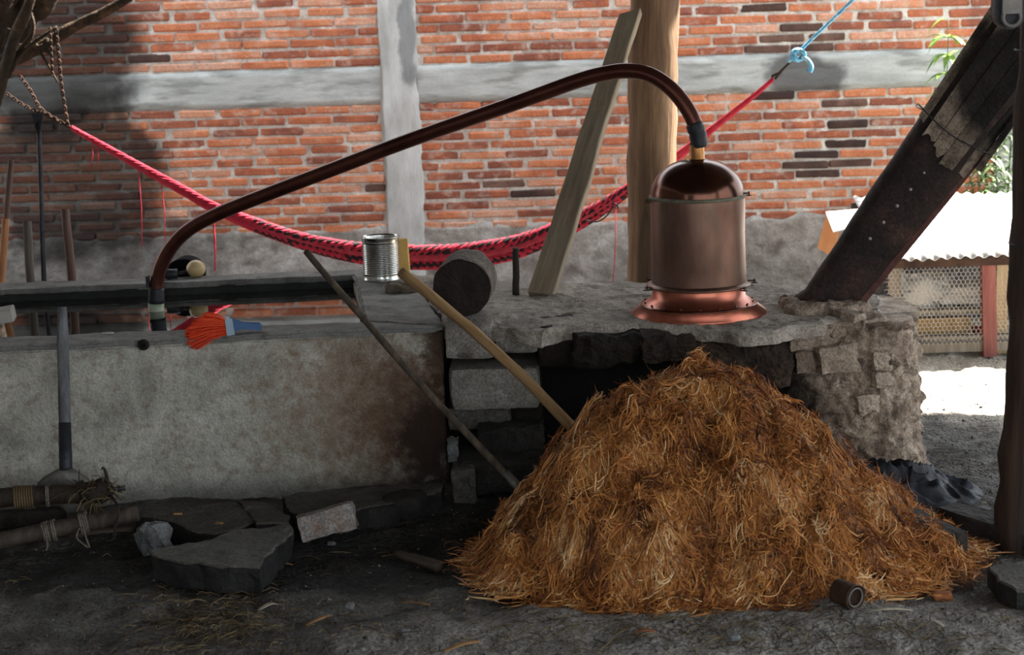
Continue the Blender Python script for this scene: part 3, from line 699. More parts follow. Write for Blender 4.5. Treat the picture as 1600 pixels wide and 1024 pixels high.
# ------------------------------------------------------------------ fibre pile
def build_pile():
    cx, cy, H = .56, 5.88, .585
    root = thing('fiber_pile', (cx, cy, 0), 'big conical heap of shredded orange-brown agave fibre', 'fiber pile')
    aa = np.radians([-180, -142, -115, -90, -60, -29, 0, 35, 90, 145, 180]); rr = np.array([.65, .78, .72, .67, .74, .88, .80, .58, .52, .54, .65])
    tl = np.array([0, .12, .25, .45, .65, .82, 1.0, 1.15]); hl = np.array([.505, .507, .495, .42, .30, .175, .02, -.06]); hr = np.array([.505, .502, .472, .35, .20, .09, .012, -.05])
    def height(x, y):
        dx, dy = x - cx, y - cy; a = np.arctan2(dy, dx); r = np.hypot(dx, dy); t = r / np.interp(a, aa, rr)
        h1 = np.interp(t, tl, hl); h2 = np.interp(t, tl, hr)
        wgt = np.clip(.5 + .5 * np.cos(a + .25), 0, 1) ** 1.3
        return h1 * (1 - wgt) + h2 * wgt
    lump = lambda x, y: .05 * fr((x, y, 0), 4.5, 4, 2) + .05 * fr((x, y, 0), 10, 14, 2) + .014 * fr((x, y, 0), 26, 9, 2)
    n = 170; xs = np.linspace(cx - .95, cx + 1.0, n); ys = np.linspace(cy - .85, cy + .62, n)
    X, Yg = np.meshgrid(xs, ys); Hh = height(X, Yg); Lp = np.array([[lump(x, y) for x in xs] for y in ys]); Z = Hh + Lp * np.clip(Hh / .08, 0, 1)
    vs = np.stack([X, Yg, Z - .012], -1).reshape(-1, 3)
    keep = (Hh > -.03)
    fs = [(j * n + i, j * n + i + 1, (j + 1) * n + i + 1, (j + 1) * n + i) for j in range(n - 1) for i in range(n - 1) if keep[j, i] and keep[j + 1, i + 1] and keep[j, i + 1] and keep[j + 1, i]]
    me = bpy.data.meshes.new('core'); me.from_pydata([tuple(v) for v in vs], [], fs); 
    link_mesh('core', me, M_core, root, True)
    def zat(x, y):
        u = np.clip((x - xs[0]) / (xs[1] - xs[0]), 0, n - 1.001); v = np.clip((y - ys[0]) / (ys[1] - ys[0]), 0, n - 1.001)
        i = u.astype(int); j = v.astype(int); fu = u - i; fv = v - j
        return (Z[j, i] * (1 - fu) + Z[j, i + 1] * fu) * (1 - fv) + (Z[j + 1, i] * (1 - fu) + Z[j + 1, i + 1] * fu) * fv
    rng = np.random.default_rng(5)
    def strands(nclump, per, wmin, wmax, lmin, lmax, spread, cl_lift, tip, seg, curl, tmax=1.04):
        ang = rng.uniform(-math.pi, math.pi, nclump * 3); keepa = (ang < .5) | (rng.random(nclump * 3) < .35); ang = ang[keepa][:nclump]
        nc = len(ang); t = np.sqrt(rng.uniform(0, 1.0, nc)) * tmax; rad = t * np.interp(ang, aa, rr)
        px = cx + rad * np.cos(ang); py = cy + rad * np.sin(ang)
        dirang = ang + rng.normal(0, 1.1, nc); ctone = rng.normal(.02, .16, nc); clift = np.abs(rng.normal(0, cl_lift, nc)); csp = spread * rng.uniform(.5, 1.6, nc)
        idx = np.repeat(np.arange(nc), per); N = len(idx)
        ox, oy = rng.normal(0, 1, N), rng.normal(0, 1, N); sp = csp[idx]
        bx = px[idx] + ox * sp; by = py[idx] + oy * sp
        da = dirang[idx] + rng.normal(0, .65, N) + ox * .25; L = rng.uniform(lmin, lmax, N) * rng.uniform(.6, 1.3, nc)[idx]
        curv = rng.normal(0, curl, N); curv2 = rng.normal(0, curl, N)
        lf = clift[idx] * np.clip(1.1 - .35 * (ox ** 2 + oy ** 2), 0, 1) + np.abs(rng.normal(0, .003, N)); tipl = rng.normal(.2, 1, N) * tip
        wd = rng.uniform(wmin, wmax, N); tone = ctone[idx] + rng.normal(0, .15, N)
        s = np.linspace(0, 1, seg + 1)
        a = da[:, None] + curv[:, None] * (s - .5)[None, :] + curv2[:, None] * ((s - .5) ** 2)[None, :] * 2
        dx = np.cumsum(np.cos(a), 1) * (L / (seg + 1))[:, None]; dy = np.cumsum(np.sin(a), 1) * (L / (seg + 1))[:, None]
        x = bx[:, None] + (dx - dx.mean(1, keepdims=True)) * .74; y = by[:, None] + (dy - dy.mean(1, keepdims=True)) * .74
        z = zat(x, y); zm = z.mean(1, keepdims=True); zl = zm + (z[:, -1:] - z[:, :1]) * (s - .5)[None, :]
        zs = np.maximum(z * .6 + zl * .4, z - .006) + lf[:, None] + tipl[:, None] * np.clip(2 * s - 1, 0, 1)[None, :] ** 2
        zs = np.maximum(zs, .003 + .01 * rng.random(N)[:, None])
        P = np.stack([x, y, zs], -1)
        T = np.gradient(P, axis=1); T /= np.linalg.norm(T, axis=2, keepdims=True) + 1e-9
        rv = rng.normal(0, .6, (N, 1, 3)) + np.array([0, -.55, .8]); S = np.cross(T, rv); S /= np.linalg.norm(S, axis=2, keepdims=True) + 1e-9
        taper = (1 - .7 * np.abs(2 * s - 1) ** 2.5)[None, :, None]
        S = S * (wd[:, None, None] * .5) * taper
        V = np.stack([P - S, P + S], 2).reshape(-1, 3)
        base = (np.arange(N) * (seg + 1) * 2)[:, None] + (np.arange(seg) * 2)[None, :]
        Fq = np.stack([base, base + 1, base + 3, base + 2], -1).reshape(-1, 4)
        return V, Fq, np.repeat(tone, (seg + 1) * 2)
    def emit(nm, V, Fq, tone, m):
        me = bpy.data.meshes.new(nm); nv, nf = len(V), len(Fq)
        me.vertices.add(nv); me.vertices.foreach_set('co', V.astype(np.float32).ravel())
        me.loops.add(nf * 4); me.loops.foreach_set('vertex_index', Fq.astype(np.int32).ravel())
        me.polygons.add(nf); me.polygons.foreach_set('loop_start', np.arange(0, nf * 4, 4, dtype=np.int32))
        me.update(calc_edges=True)
        at = me.attributes.new('tone', 'FLOAT', 'POINT'); at.data.foreach_set('value', tone.astype(np.float32))
        o = link_mesh(nm, me, m, root, True); o['kind'] = 'stuff'; return o
    emit('fibers', *strands(1500, 34, .0014, .0046, .05, .17, .022, .010, .012, 7, 1.2), M_fiber)
    emit('tufts', *strands(330, 55, .0014, .0042, .05, .13, .022, .032, .016, 7, 1.4, .98), M_fiber)
    emit('stray_fibers', *strands(700, 4, .0012, .0032, .05, .14, .03, .02, .022, 8, 1.8), M_fiber)
    emit('husk_chips', *strands(420, 2, .006, .017, .025, .07, .03, .012, .012, 5, .9), M_chip)
    return zat
pile_z = build_pile()

# ------------------------------------------------------------------ posts, plank, sticks
def pole(name, a, b, r0, r1, m, label, cat, parts=None, n=14, seg=14, wob=.05, bend=0.0, seed=1, group=None):
    a, b = Vector(a), Vector(b)
    root = thing(name, a, label, cat, group) if parts else None
    pts = []; side = (b - a).cross(Vector((0, 1, 0))).normalized()
    for i in range(n + 1):
        t = i / n; pts.append(a.lerp(b, t) + side * (bend * math.sin(math.pi * t) + .25 * r0 * nz((t * 4, seed, 0), 1.0, seed)))
    o = MB().tube(pts, [r0 + (r1 - r0) * i / n for i in range(n + 1)], seg, wob=wob, seed=seed).build('shaft' if parts else name, m, root, True)
    if parts: return root, pts
    me = o.data; me.transform(Matrix.Translation(-a))
    M = basis(a, b); me.transform(M.transposed().to_4x4()); o.matrix_world = Matrix.Translation(a) @ M.to_4x4()
    tag(o, label, cat, group); return o
POSTY = 8.35
a = PY(1023, 470, POSTY); a.z = -.05; b = PY(1034, -120, POSTY)
tp = pole('timber_post', Vector((a.x - .02, POSTY, -.05)), Vector((b.x, POSTY, 2.7)), .108, .104, M_post, 'thick pale peeled timber post standing behind the still', 'post', wob=.10, seed=4, n=30, seg=24)
def build_plank():
    a = PZ(846, 462, TZ + .0); b = PY(985, 22, 8.12); M = basis(a, b, (-.35, -1, 0)); L = (b - a).length
    bm = bmesh.new(); bmesh.ops.create_cube(bm, size=1)
    for v in bm.verts: v.co = Vector((v.co.x * (.088 + .014 * (v.co.z < 0)), v.co.y * .042, (v.co.z + .5) * L))
    top = [v for v in bm.verts if v.co.z > L * .9]
    for v in top: v.co.z += v.co.x * -.45
    bmesh.ops.bevel(bm, geom=list(bm.edges), offset=.004, segments=1, affect='EDGES')
    bmesh.ops.subdivide_edges(bm, edges=[e for e in bm.edges if e.calc_length() > .5], cuts=24, use_grid_fill=True)
    rough_bm(bm, .006, 5, 2)
    me = bpy.data.meshes.new('wooden_plank'); bm.to_mesh(me); bm.free(); o = link_mesh('wooden_plank', me, M_plankw)
    o.matrix_world = Matrix.Translation(a) @ M.to_4x4(); tag(o, 'weathered pale plank leaning against the timber post', 'plank')
build_plank()
a = PG(1598, 856); xr = a.x + .0
root, pts = pole('shed_post', (xr, a.y, -.05), (xr + .09, a.y + .02, 2.75), .088, .078, M_darkpost, 'dark bark-covered shed post at the right edge of the picture', 'post', parts=True, wob=.18, seed=9, n=34, seg=22)
p = PY(1583, 118, a.y - .02)
for yy in (100, 388):
    c0 = min(pts, key=lambda q: abs(q.z - PY(1598, yy, a.y).z)); MB().lathe([(.087, -.003), (.092, -.001), (.092, .003), (.087, .004)], c0, 24).build('wire_binding', M_iron, root, True)
def build_fitting():
    Y = a.y - .12; c = PY(1577, 10, Y)
    root = thing('metal_bracket', c, 'grey metal bracket with rounded end fixed high on the dark shed post', 'bracket')
    m = MB(); vs = []; prof = []
    for i in range(11): t = math.pi + math.pi * i / 10; prof.append((.045 * math.cos(t), -.02 + .045 * math.sin(t)))
    prof = [(-.045, .12)] + prof + [(.045, .12)]; n = len(prof)
    vs = [c + Vector((x, -.012, z)) for x, z in prof] + [c + Vector((x, .03, z)) for x, z in prof]
    m.add(vs, [tuple(range(n))[::-1], tuple(range(n, 2 * n))] + [(i, (i + 1) % n, n + (i + 1) % n, n + i) for i in range(n)]); m.build('back_plate', M_iron, root)
    MB().box(c + Vector((0, -.02, .03)), (.056, .03, .10)).build('clamp_plate', M_wire, root)
    MB().lathe([(.030, 0), (.030, .012), (.020, .012), (.020, 0), (.030, 0)], c + Vector((.0, -.02, -.03)), 20, axis=Matrix.Rotation(R(90), 3, 'X')).build('ring', M_wire, root, True)
build_fitting()
# long thin rod leaning on the tank
a = PY(478, 393, 6.52); b = PG(812, 766)
b = PY(812, 764, 6.05)
root, pts = pole('long_rod', b, a, .0125, .0115, M_rodw, 'long thin dark rod leaning across the tank corner, metal-tipped at the foot', 'rod', parts=True, seed=6, n=24, bend=.012)
tipd = (b - a).normalized()
MB().tube([b - tipd * .07, b - tipd * .02, b + tipd * .03], [.014, .015, .010], 12).build('metal_tip', M_wire, root, True)
# thick peeled stick
a = PY(627, 425, 6.62); b = PY(902, 677, 6.16)
pole('peeled_stick', b, a, .019, .019, M_stick, 'peeled yellowish stick leaning on the tank corner behind the fibre heap', 'stick', seed=12, n=24, bend=-.018, wob=.12)
# short dark peg at the back of the hearth
pole('wooden_peg', PZ(806, 462, TZ), PY(806, 388, 7.2), .014, .012, M_poled, 'short dark wooden peg upright at the back of the oven top', 'peg', seed=3, n=8)

# ------------------------------------------------------------------ chute / flue
def build_chute():
    A = PZ(1287, 486, TZ - .02); A.y = 6.80; A = PY(1287, 482, 6.80); B = PY(1596, 62, 6.66)
    B = B + (B - A) * .12
    root = thing('flue_chute', A, 'big dark rusted metal flue rising diagonally from the oven to the right post', 'flue')
    M = basis(A, B, (-.25, -1, .1)); L = (B - A).length
    def P(x, y, z): return A + M @ Vector((-x, y, z))
    # trapezoid-rounded tube cross-section, widening upward
    n = 28; rings = 26; vs = []; fs = []
    for j in range(rings + 1):
        z = -.03 + (L + .03) * j / rings; wv = .088 + .058 * (z / L)
        for k in range(n):
            a2 = 2 * math.pi * k / n; e = 1 / ((abs(math.cos(a2)) ** 4 + abs(math.sin(a2)) ** 4) ** .25)
            x = wv * e * math.cos(a2); y = wv * .72 * e * math.sin(a2)
            if j == 0: x *= 1.25; y *= 1.2
            d = .004 * fr((x, y, z), 8, 3)
            vs.append(P(x + d, y + d, z))
    for j in range(rings):
        for k in range(n): fs.append((j * n + k, j * n + (k + 1) % n, (j + 1) * n + (k + 1) % n, (j + 1) * n + k))
    barrel = o = MB().add(vs, fs).build('barrel', M_chute, root, True)
    so = o.modifiers.new('t', 'SOLIDIFY'); so.thickness = .006
    wv = lambda z: .088 + .058 * (z / L)
    # seam flange along the right side
    for off, m in ((.0, M_flange), (.018, M_flange)):
        f = MB(); vv = []
        for j in range(20):
            z = .03 + (L * .62) * j / 19
            for (dx, dy) in ((0, 0), (.022, 0), (.022, .012), (0, .012)): vv.append(P(wv(z) - .006 + dx, .045 - off * 2.2, z) + M @ Vector((0, dy, 0)))
        ff = [(j * 4 + k, j * 4 + (k + 1) % 4, (j + 1) * 4 + (k + 1) % 4, (j + 1) * 4 + k) for j in range(19) for k in range(4)]
        f.add(vv, ff + [(0, 1, 2, 3), (76, 79, 78, 77)]); f.build('seam_flange', m, barrel)
    # rivets along the face
    for i in range(7):
        z = L * (.24 + .057 * i); p = P(-.012 + .004 * i, wv(z) * .72 + .003, z)
        MB().lathe([(0, .005), (.005, .004), (.0075, 0), (.0075, -.004)], p, 10, axis=M @ Matrix.Rotation(R(-90), 3, 'X')).build('rivet', M_bolt, barrel, True)
    # patch boards wired round the upper half
    zs = L * .56
    for i, (xx, wd, s0, s1) in enumerate([(-.112, .052, .02, L * .46), (-.058, .054, -.01, L * .46), (-.002, .056, -.035, L * .47), (.056, .058, -.06, L * .47), (.112, .05, -.05, L * .46)]):
        l = s1 - s0; nS = 14; rnd2 = random.Random(i); vv = []; ff = []
        jag = [rnd2.uniform(-.012, .012) for _ in range(5)]
        for j in range(nS + 1):
            t = j / nS; zc = zs + s0 + l * t; k_ = wv(zc) / .13; hw = wd * k_ * .49
            for q in range(5):
                xl = -hw + 2 * hw * q / 4; yl = wv(zc) * .72 + .008 + .004 * nz((q * .4, zc * 5, i), 1.0, 2) - (.030 * (abs(xx) / .112) ** 4)
                yl += (-.010 if (i == 0 and q < 2) or (i == 4 and q > 2) else 0)
                vv.append(P(xx * k_ + xl, yl + .014, zc + (jag[q] if j == 0 else 0))); vv.append(P(xx * k_ + xl, yl - .006, zc + (jag[q] if j == 0 else 0)))
        st = 10
        for j in range(nS):
            for q in range(4):
                a2 = j * st + q * 2; ff.append((a2, a2 + 2, a2 + st + 2, a2 + st)); ff.append((a2 + 1, a2 + st + 1, a2 + st + 3, a2 + 3))
            ff.append((j * st, j * st + st, j * st + st + 1, j * st + 1)); ff.append((j * st + 8, j * st + 9, j * st + st + 9, j * st + st + 8))
        for j in (0, nS):
            for q in range(4): a2 = j * st + q * 2; ff.append((a2, a2 + 1, a2 + 3, a2 + 2))
        MB().add(vv, ff).build('patch_board', M_wplank, root)
    # outer side board on the right
    bm = bmesh.new(); bmesh.ops.create_cube(bm, size=1)
    for v in bm.verts: v.co = Vector((v.co.x * .022, v.co.y * .10, v.co.z * .42))
    bmesh.ops.subdivide_edges(bm, edges=bm.edges, cuts=6, use_grid_fill=True); rough_bm(bm, .005, 5, 50)
    me = bpy.data.meshes.new('patch_board'); bm.to_mesh(me); bm.free(); zc = zs + .20
    me.transform(Matrix.Translation(P(wv(zc) + .016, .035, zc)) @ M.to_4x4()); link_mesh('patch_board', me, M_wplank, root)
    for q in (.05,):
        zc = zs + q; ww = wv(zc) + .024; loop = []
        for k in range(29):
            a2 = 2 * math.pi * k / 28; e = 1 / ((abs(math.cos(a2)) ** 4 + abs(math.sin(a2)) ** 4) ** .25)
            loop.append(P((ww + .01) * e * math.cos(a2), (ww * .72 + .012) * e * math.sin(a2), zc + .01 * math.sin(3 * a2)))
        MB().tube(loop, .0025, 6, cap=False).build('binding_wire', M_iron, root, True)
build_chute()

# ------------------------------------------------------------------ hammock, ropes, chains
HY = 8.9
def build_hammock():
    path = [(112, 200), (165, 230), (225, 264), (285, 297), (335, 325), (400, 352), (470, 376), (550, 394), (640, 402), (720, 400), (800, 388), (870, 362), (935, 328), (988, 292), (1040, 258), (1090, 220), (1140, 180), (1180, 148), (1208, 124)]
    P = resample(spline([PY(x, y, HY) for x, y in path], 8), 460)
    root = thing('hammock', P[230], 'red and black woven cord hammock slung in front of the brick wall', 'hammock')
    n = len(P); rnd = random.Random(3)
    def prj(p):
        d = MROT.transposed() @ (p - Vector((0, 0, CAMZ))); return 800 + F * d.x / -d.z
    pxs = [prj(p) for p in P]
    def env(px): return float(np.interp(px, [110, 330, 420, 600, 800, 950, 1060, 1110, 1210], [.016, .026, .046, .066, .064, .052, .026, .017, .012]))
    K = 16
    for k in range(K):
        up = k < 8; ph = 2 * math.pi * (k % 8) / 8 + rnd.uniform(-.2, .2); tw = 95 if up else -85
        pts = []; mi = []
        for i, p in enumerate(P):
            e = env(pxs[i]); s = i / n; a = ph + tw * s
            # two bundles pulled apart in the middle
            sep = float(np.interp(pxs[i], [110, 450, 640, 760, 900, 1000, 1210], [0, .016, .030, .032, .022, .008, 0])) * (1 if up else -1)
            r = e * float(np.interp(s, [.15, .3, .8, .9], [.55, .30, .30, .55]))
            pts.append(p + Vector((0, math.sin(a) * r, sep + math.cos(a) * r)))
            mi.append(1 if (395 < pxs[i] < 1000 and (i + k * 5) % 9 < 3.6) else 0)
        rad = [float(np.interp(x, [110, 350, 500, 900, 1060, 1210], [.0045, .007, .0105, .0105, .007, .005])) for x in pxs]
        MB().tube(pts, rad, 6, mi=mi).build('cord', [M_red if k != 20 else M_pink, M_blk], root, True)
    # core so gaps stay red/dark
    MB().tube(P, [env(x) * .45 for x in pxs], 8).build('inner_cord', M_pink, root, True)
    # loose threads
    for (x0, y0, x1, y1) in ((216, 262, 222, 385), (252, 285, 258, 378), (332, 328, 336, 424), (144, 222, 142, 262), (150, 222, 153, 256), (962, 320, 958, 440), (985, 310, 984, 440)):
        A = PY(x0, y0, HY); B = PY(x1, y1, HY)
        MB().tube([A, A.lerp(B, .5) + Vector((.006, 0, 0)), B], .0022 if x0 != 332 else .004, 6).build('loose_thread', M_red, root, True)
    loop = spline([PY(915, 345, HY - .06), PY(935, 346, HY - .06), PY(950, 335, HY - .06), PY(960, 318, HY - .06), PY(966, 325, HY - .06)], 5)
    MB().tube(loop, .0035, 6).build('loose_loop', M_blk, root, True)
build_hammock()
def build_blue_rope():
    a = PY(1232, 96, HY); b = PY(1345, -12, HY); b2 = b + (b - a) * 1.2
    root = thing('blue_rope', a, 'pale blue nylon rope tying the hammock end, with frayed knot', 'rope')
    for k in range(3):
        pts = []
        for i in range(81):
            p = a.lerp(b2, i / 80); an = i * .8 + k * 2.094; pts.append(p + Vector((math.cos(an) * .006, math.sin(an) * .006, math.cos(an) * .004)))
        MB().tube(pts, .0072, 7).build('rope_strand', M_blue, root, True)
    kn = []
    for i in range(40):
        t = i / 39 * 2 * math.pi * 2.5; kn.append(PY(1247, 86, HY) + Vector((math.cos(t) * .026, math.sin(t * 1.3) * .02, math.sin(t) * .022)))
    MB().tube(kn, .012, 7).build('knot', M_blue, root, True)
    MB().tube(spline([PY(1252, 88, HY - .02), PY(1262, 94, HY - .02), PY(1267, 104, HY - .02), PY(1264, 112, HY - .02)], 5), [.008 + .008 * i / 15 for i in range(16)], 8).build('frayed_end', M_blue, root, True)
    r2 = thing('rope_toggle', PY(1215, 113, HY), 'small dark wooden toggle linking red hammock end and blue rope', 'toggle')
    c0, c1 = PY(1208, 122, HY), PY(1234, 98, HY)
    for s in (-1, 1):
        MB().tube([c0 + Vector((s * .008, 0, -s * .006)) * 1, c0.lerp(c1, .5) + Vector((s * .012, 0, s * .010)), c1], .006, 8).build('toggle_side', M_poled, r2, True)
build_blue_rope()
def chain(path, label, Y=8.9, nl=20):
    P = resample(spline([PY(x, y, Y) for x, y in path], 6), nl)
    root = thing('chain', P[0], label, 'chain')
    m = MB()
    for i in range(nl - 1):
        c = (P[i] + P[i + 1]) / 2; d = (P[i + 1] - P[i]); h = d.length * .72; M = basis(P[i], P[i + 1]) @ Matrix.Rotation(R(90 * (i % 2) + 20), 3, 'Z')
        pts = [c + M @ Vector((math.cos(t) * h * .55, 0, math.sin(t) * h)) for t in np.linspace(0, 2 * math.pi, 11)]
        m.tube(pts, .0035, 5, cap=False)
    m.build('links', M_rust, root, True)
chain([(88, 46), (92, 90), (97, 140), (106, 196)], 'rusty chain hanging straight down to the hammock end', nl=26)
chain([(32, 120), (48, 142), (66, 172), (108, 198)], 'upper slanting rusty chain between tree branch and hammock', nl=20)
chain([(10, 146), (40, 166), (70, 180), (108, 198)], 'lower slanting rusty chain between tree branch and hammock', nl=20)
chain([(78, 44), (80, 80), (82, 118)], 'short bunch of rusty chain dangling free below the branch', nl=16)
# tree at the left
def build_tree():
    root = thing('tree', (-2.75, 9.3, 0), 'dark gnarled tree reaching in at the upper left corner', 'tree')
    Y = 9.2
    def br(nm, pts, r0, r1, m=M_bark, s=1):
        S = spline([PY(x, y, Y + dz) for x, y, dz in pts], 6); n = len(S)
        MB().tube(S, [r0 + (r1 - r0) * i / (n - 1) for i in range(n)], 10, wob=.25, seed=s).build(nm, m, root, True)
    br('trunk', [(-60, 470, .3), (-55, 320, .3), (-45, 180, .2), (-20, 60, .1), (0, -60, 0), (10, -200, 0)], .13, .09, s=1)
    br('branch', [(-10, 160, 0), (8, 110, -.1), (22, 60, -.15), (42, 15, -.2), (60, -40, -.2)], .032, .022, s=2)
    br('branch', [(0, 100, .05), (50, 80, 0), (110, 45, 0), (165, 18, 0), (215, -12, 0)], .035, .020, s=3)
    br('branch', [(15, 95, -.1), (45, 62, -.1), (52, 40, -.1), (48, 20, -.1)], .016, .010, s=4)
    br('branch', [(-20, 60, 0), (20, 20, .1), (60, 15, .1), (90, -30, .1)], .06, .05, s=5)
    br('branch', [(12, 120, -.1), (30, 88, -.12), (55, 65, -.12), (90, 42, -.1)], .014, .008, s=6)
    for q in range(9):
        rq = random.Random(q); x0, y0 = rq.uniform(-10, 90), rq.uniform(-10, 90); x1, y1 = x0 + rq.uniform(-50, 60), y0 + rq.uniform(-30, 70)
        br('branch', [(x0, y0, -.05), ((x0 + x1) / 2 + rq.uniform(-12, 12), (y0 + y1) / 2 + rq.uniform(-10, 10), -.05), (x1, y1, -.05)], rq.uniform(.008, .02), .005, s=20 + q)
    br('branch', [(-30, 110, .0), (15, 70, .1), (40, 40, .1), (40, -30, .1)], .055, .05, s=7)
build_tree()

# ------------------------------------------------------------------ tools behind the tank
TB = 7.99
def handle(px0, py0, px1, py1, r, m, label, name='tool_handle', Y0=TB, Y1=TB + .04):
    b = PY(px1, py1, Y0); a = PY(px0, py0, Y1); d = (a - b); b = b - d * ((b.z + .0) / d.z)
    return pole(name, b, a, r, r * .95, m, label, 'tool handle', seed=px0 + 1, wob=.04, n=10)
handle(17, 250, 2, 436, .013, M_handlebr, 'tall thin brown tool handle slanting at the far left behind the tank', Y0=8.06, Y1=8.10)
handle(9, 342, 2, 440, .016, M_handleor, 'short orange wooden handle at the far left edge behind the tank')
handle(42, 346, 47, 438, .019, M_handle, 'short grey wooden handle standing behind the tank')
handle(102, 327, 112, 436, .019, M_handlebr, 'pinkish brown wooden handle behind the tank, nearest the pipe')
b = PY(69, 438, TB); a_ = PY(60, 190, TB + .05); d = a_ - b; b = b - d * (b.z / d.z)
root, pts = pole('iron_paddle', b, a_, .012, .009, M_iron, 'tall dark iron bar with flattened head leaning behind the tank', 'tool', parts=True, n=16, wob=0, seed=2)
m = MB(); M = basis(b, a_); c = a_
prof = [(.008, -.05), (.016, -.015), (.028, .03), (.026, .036), (-.022, .036), (-.024, .03), (-.013, -.015), (-.008, -.05)]
vs = [c + M @ Vector((x, -.004, z)) for x, z in prof] + [c + M @ Vector((x, .004, z)) for x, z in prof]; n = 8
m.add(vs, [tuple(range(n)), tuple(range(n, 2 * n))[::-1]] + [(i, (i + 1) % n, n + (i + 1) % n, n + i) for i in range(n)]); m.build('flat_head', M_iron, root)

# things along the tank's back rim
def build_rim_things():
    Yb = PZ(310, 432, TZ).y
    c = PZ(307, 433, TZ); r = .040
    root = thing('gourd_ladle', c, 'round golden gourd ladle with black wrapped grip on the back rim', 'ladle')
    m = MB(); m.lathe([(0.0001, -.036)] + [(r * math.cos(t), r * .92 * math.sin(t)) for t in np.linspace(-1.3, 1.5, 12)] + [(0.0001, .0375)], c + Vector((0, 0, r * .88)), 28); m.build('gourd_bowl', M_gold, root, True)
    p0 = PZ(258, 437, TZ) + Vector((0, 0, .022)); p1 = PZ(278, 436, TZ) + Vector((0, 0, .022))
    MB().tube([p0, p0.lerp(p1, .3), p0.lerp(p1, .6), p1], [.020, .023, .021, .022], 14, wob=.08).build('wrapped_grip', M_tape, root, True)
    MB().tube([p1, c + Vector((-.03, 0, .025))], .008, 10).build('neck', M_poled, root, True)
    cb = PY(296, 424, 8.15); ax = Matrix.Rotation(R(96), 3, 'X')
    root = thing('black_tub', Vector((cb.x, cb.y, 0)), 'round black rubber tub tipped on its side behind the gourd', 'tub')
    o = MB(); o.lathe([(.0001, -.012), (.05, -.011), (.068, -.006), (.074, .01), (.090, .13), (.091, .146), (.084, .150), (.0001, .152)], cb, 40, axis=ax); o.build('tub_shell', M_rubber, root, True)
    MB().box((cb.x, cb.y + .0, (cb.z - .09) / 2), (.12, .14, cb.z - .09)).build('stone_support', M_darkstone, root)
build_rim_things()
def build_can():
    c = PZ(597, 437, TZ + .003); s = 60 / F * c.y; r = s / 2 * 1.0; h = 69 / F * c.y
    root = thing('tin_can', c, 'large open ribbed tin can standing on the tank corner', 'can')
    prof = [(.0001, .004), (r * .96, .004), (r, 0), (r, .006), (r * .975, .009), (r * .975, h * .16)]
    k = 17
    for i in range(k * 4 + 1):
        z = h * .17 + h * .70 * i / (k * 4); prof.append((r * (.965 + .013 * math.cos(i * math.pi / 2)), z))
    prof += [(r * .975, h * .9), (r * .975, h * .975), (r * 1.005, h * .985), (r * 1.005, h), (r * .985, h), (r * .96, h * .97), (r * .955, .01), (.0001, .008)]
    MB().lathe(prof, c, 56).build('can_shell', M_tin, root, True)
    MB().lathe([(r * .985, h * .985), (r * 1.015, h * .99), (r * 1.015, h * 1.005), (r * .98, h * 1.005), (r * .985, h * .985)], c, 56).build('rolled_rim', M_tin, root, True)
    b = PZ(631, 432, TZ); hh = 46 / F * b.y
    o = MB().box(b + Vector((0, .05, hh / 2)), (.045, .03, hh + .06), Euler((0, R(-2), 0))).build('wood_offcut', M_yellow); recentre(o)
    bv = o.modifiers.new('b', 'BEVEL'); bv.width = .003
    tag(o, 'yellow wooden offcut upright behind the tin can', 'wood block')
    c2 = PZ(630, 455, TZ); o = stone('earth_clod', c2 + Vector((0, 0, .014)), (.13, .09, .042), M_clod, None, 13, .3, cuts=8, bev=.16); recentre(o)
    tag(o, 'crumbly brown clod at the foot of the tin can', 'clod')
build_can()
def build_log():
    r = 47 / F * 6.72; c = PY(722, 449, 6.72); c.z = max(c.z, TZ + r * .93)
    root = thing('log_round', Vector((c.x, c.y, TZ)), 'short thick log round lying with its dark sawn end facing out', 'log')
    ax = basis(c, c + Vector((-.10, -1, -.03)), (0, 0, 1))
    m = MB(); n = 48; vs = []; fs = []; Lg = .20
    for j in range(9):
        z = -Lg + Lg * j / 8 + .02
        for k in range(n):
            a = 2 * math.pi * k / n; rr = r * (1 + .05 * fr((math.cos(a), math.sin(a), z * 3), 2.2, 5)) * (1 if j < 8 else .985)
            vs.append(c + ax @ Vector((rr * math.cos(a), rr * math.sin(a), z)))
    for j in range(8):
        for k in range(n): fs.append((j * n + k, j * n + (k + 1) % n, (j + 1) * n + (k + 1) % n, (j + 1) * n + k))
    fs.append(tuple(range(n))[::-1]); m.add(vs, fs); m.build('bark', M_log, root, True)
    e = MB(); ev = [c + ax @ Vector((0, 0, .012))]; ef = []
    for q, sc in ((1, .5), (2, .985)):
        for k in range(n):
            b = Vector(vs[8 * n + k]); cc = c + ax @ Vector((0, 0, .02)); ev.append(cc.lerp(b, sc) + ax @ Vector((0, 0, .003 * nz((k, q, 0), .7) + .003)))
    for k in range(n):
        ef.append((0, 1 + k, 1 + (k + 1) % n)); ef.append((1 + k, 1 + n + k, 1 + n + (k + 1) % n, 1 + (k + 1) % n))
    e.add(ev, ef); e.build('sawn_end', M_logend, root)
build_log()
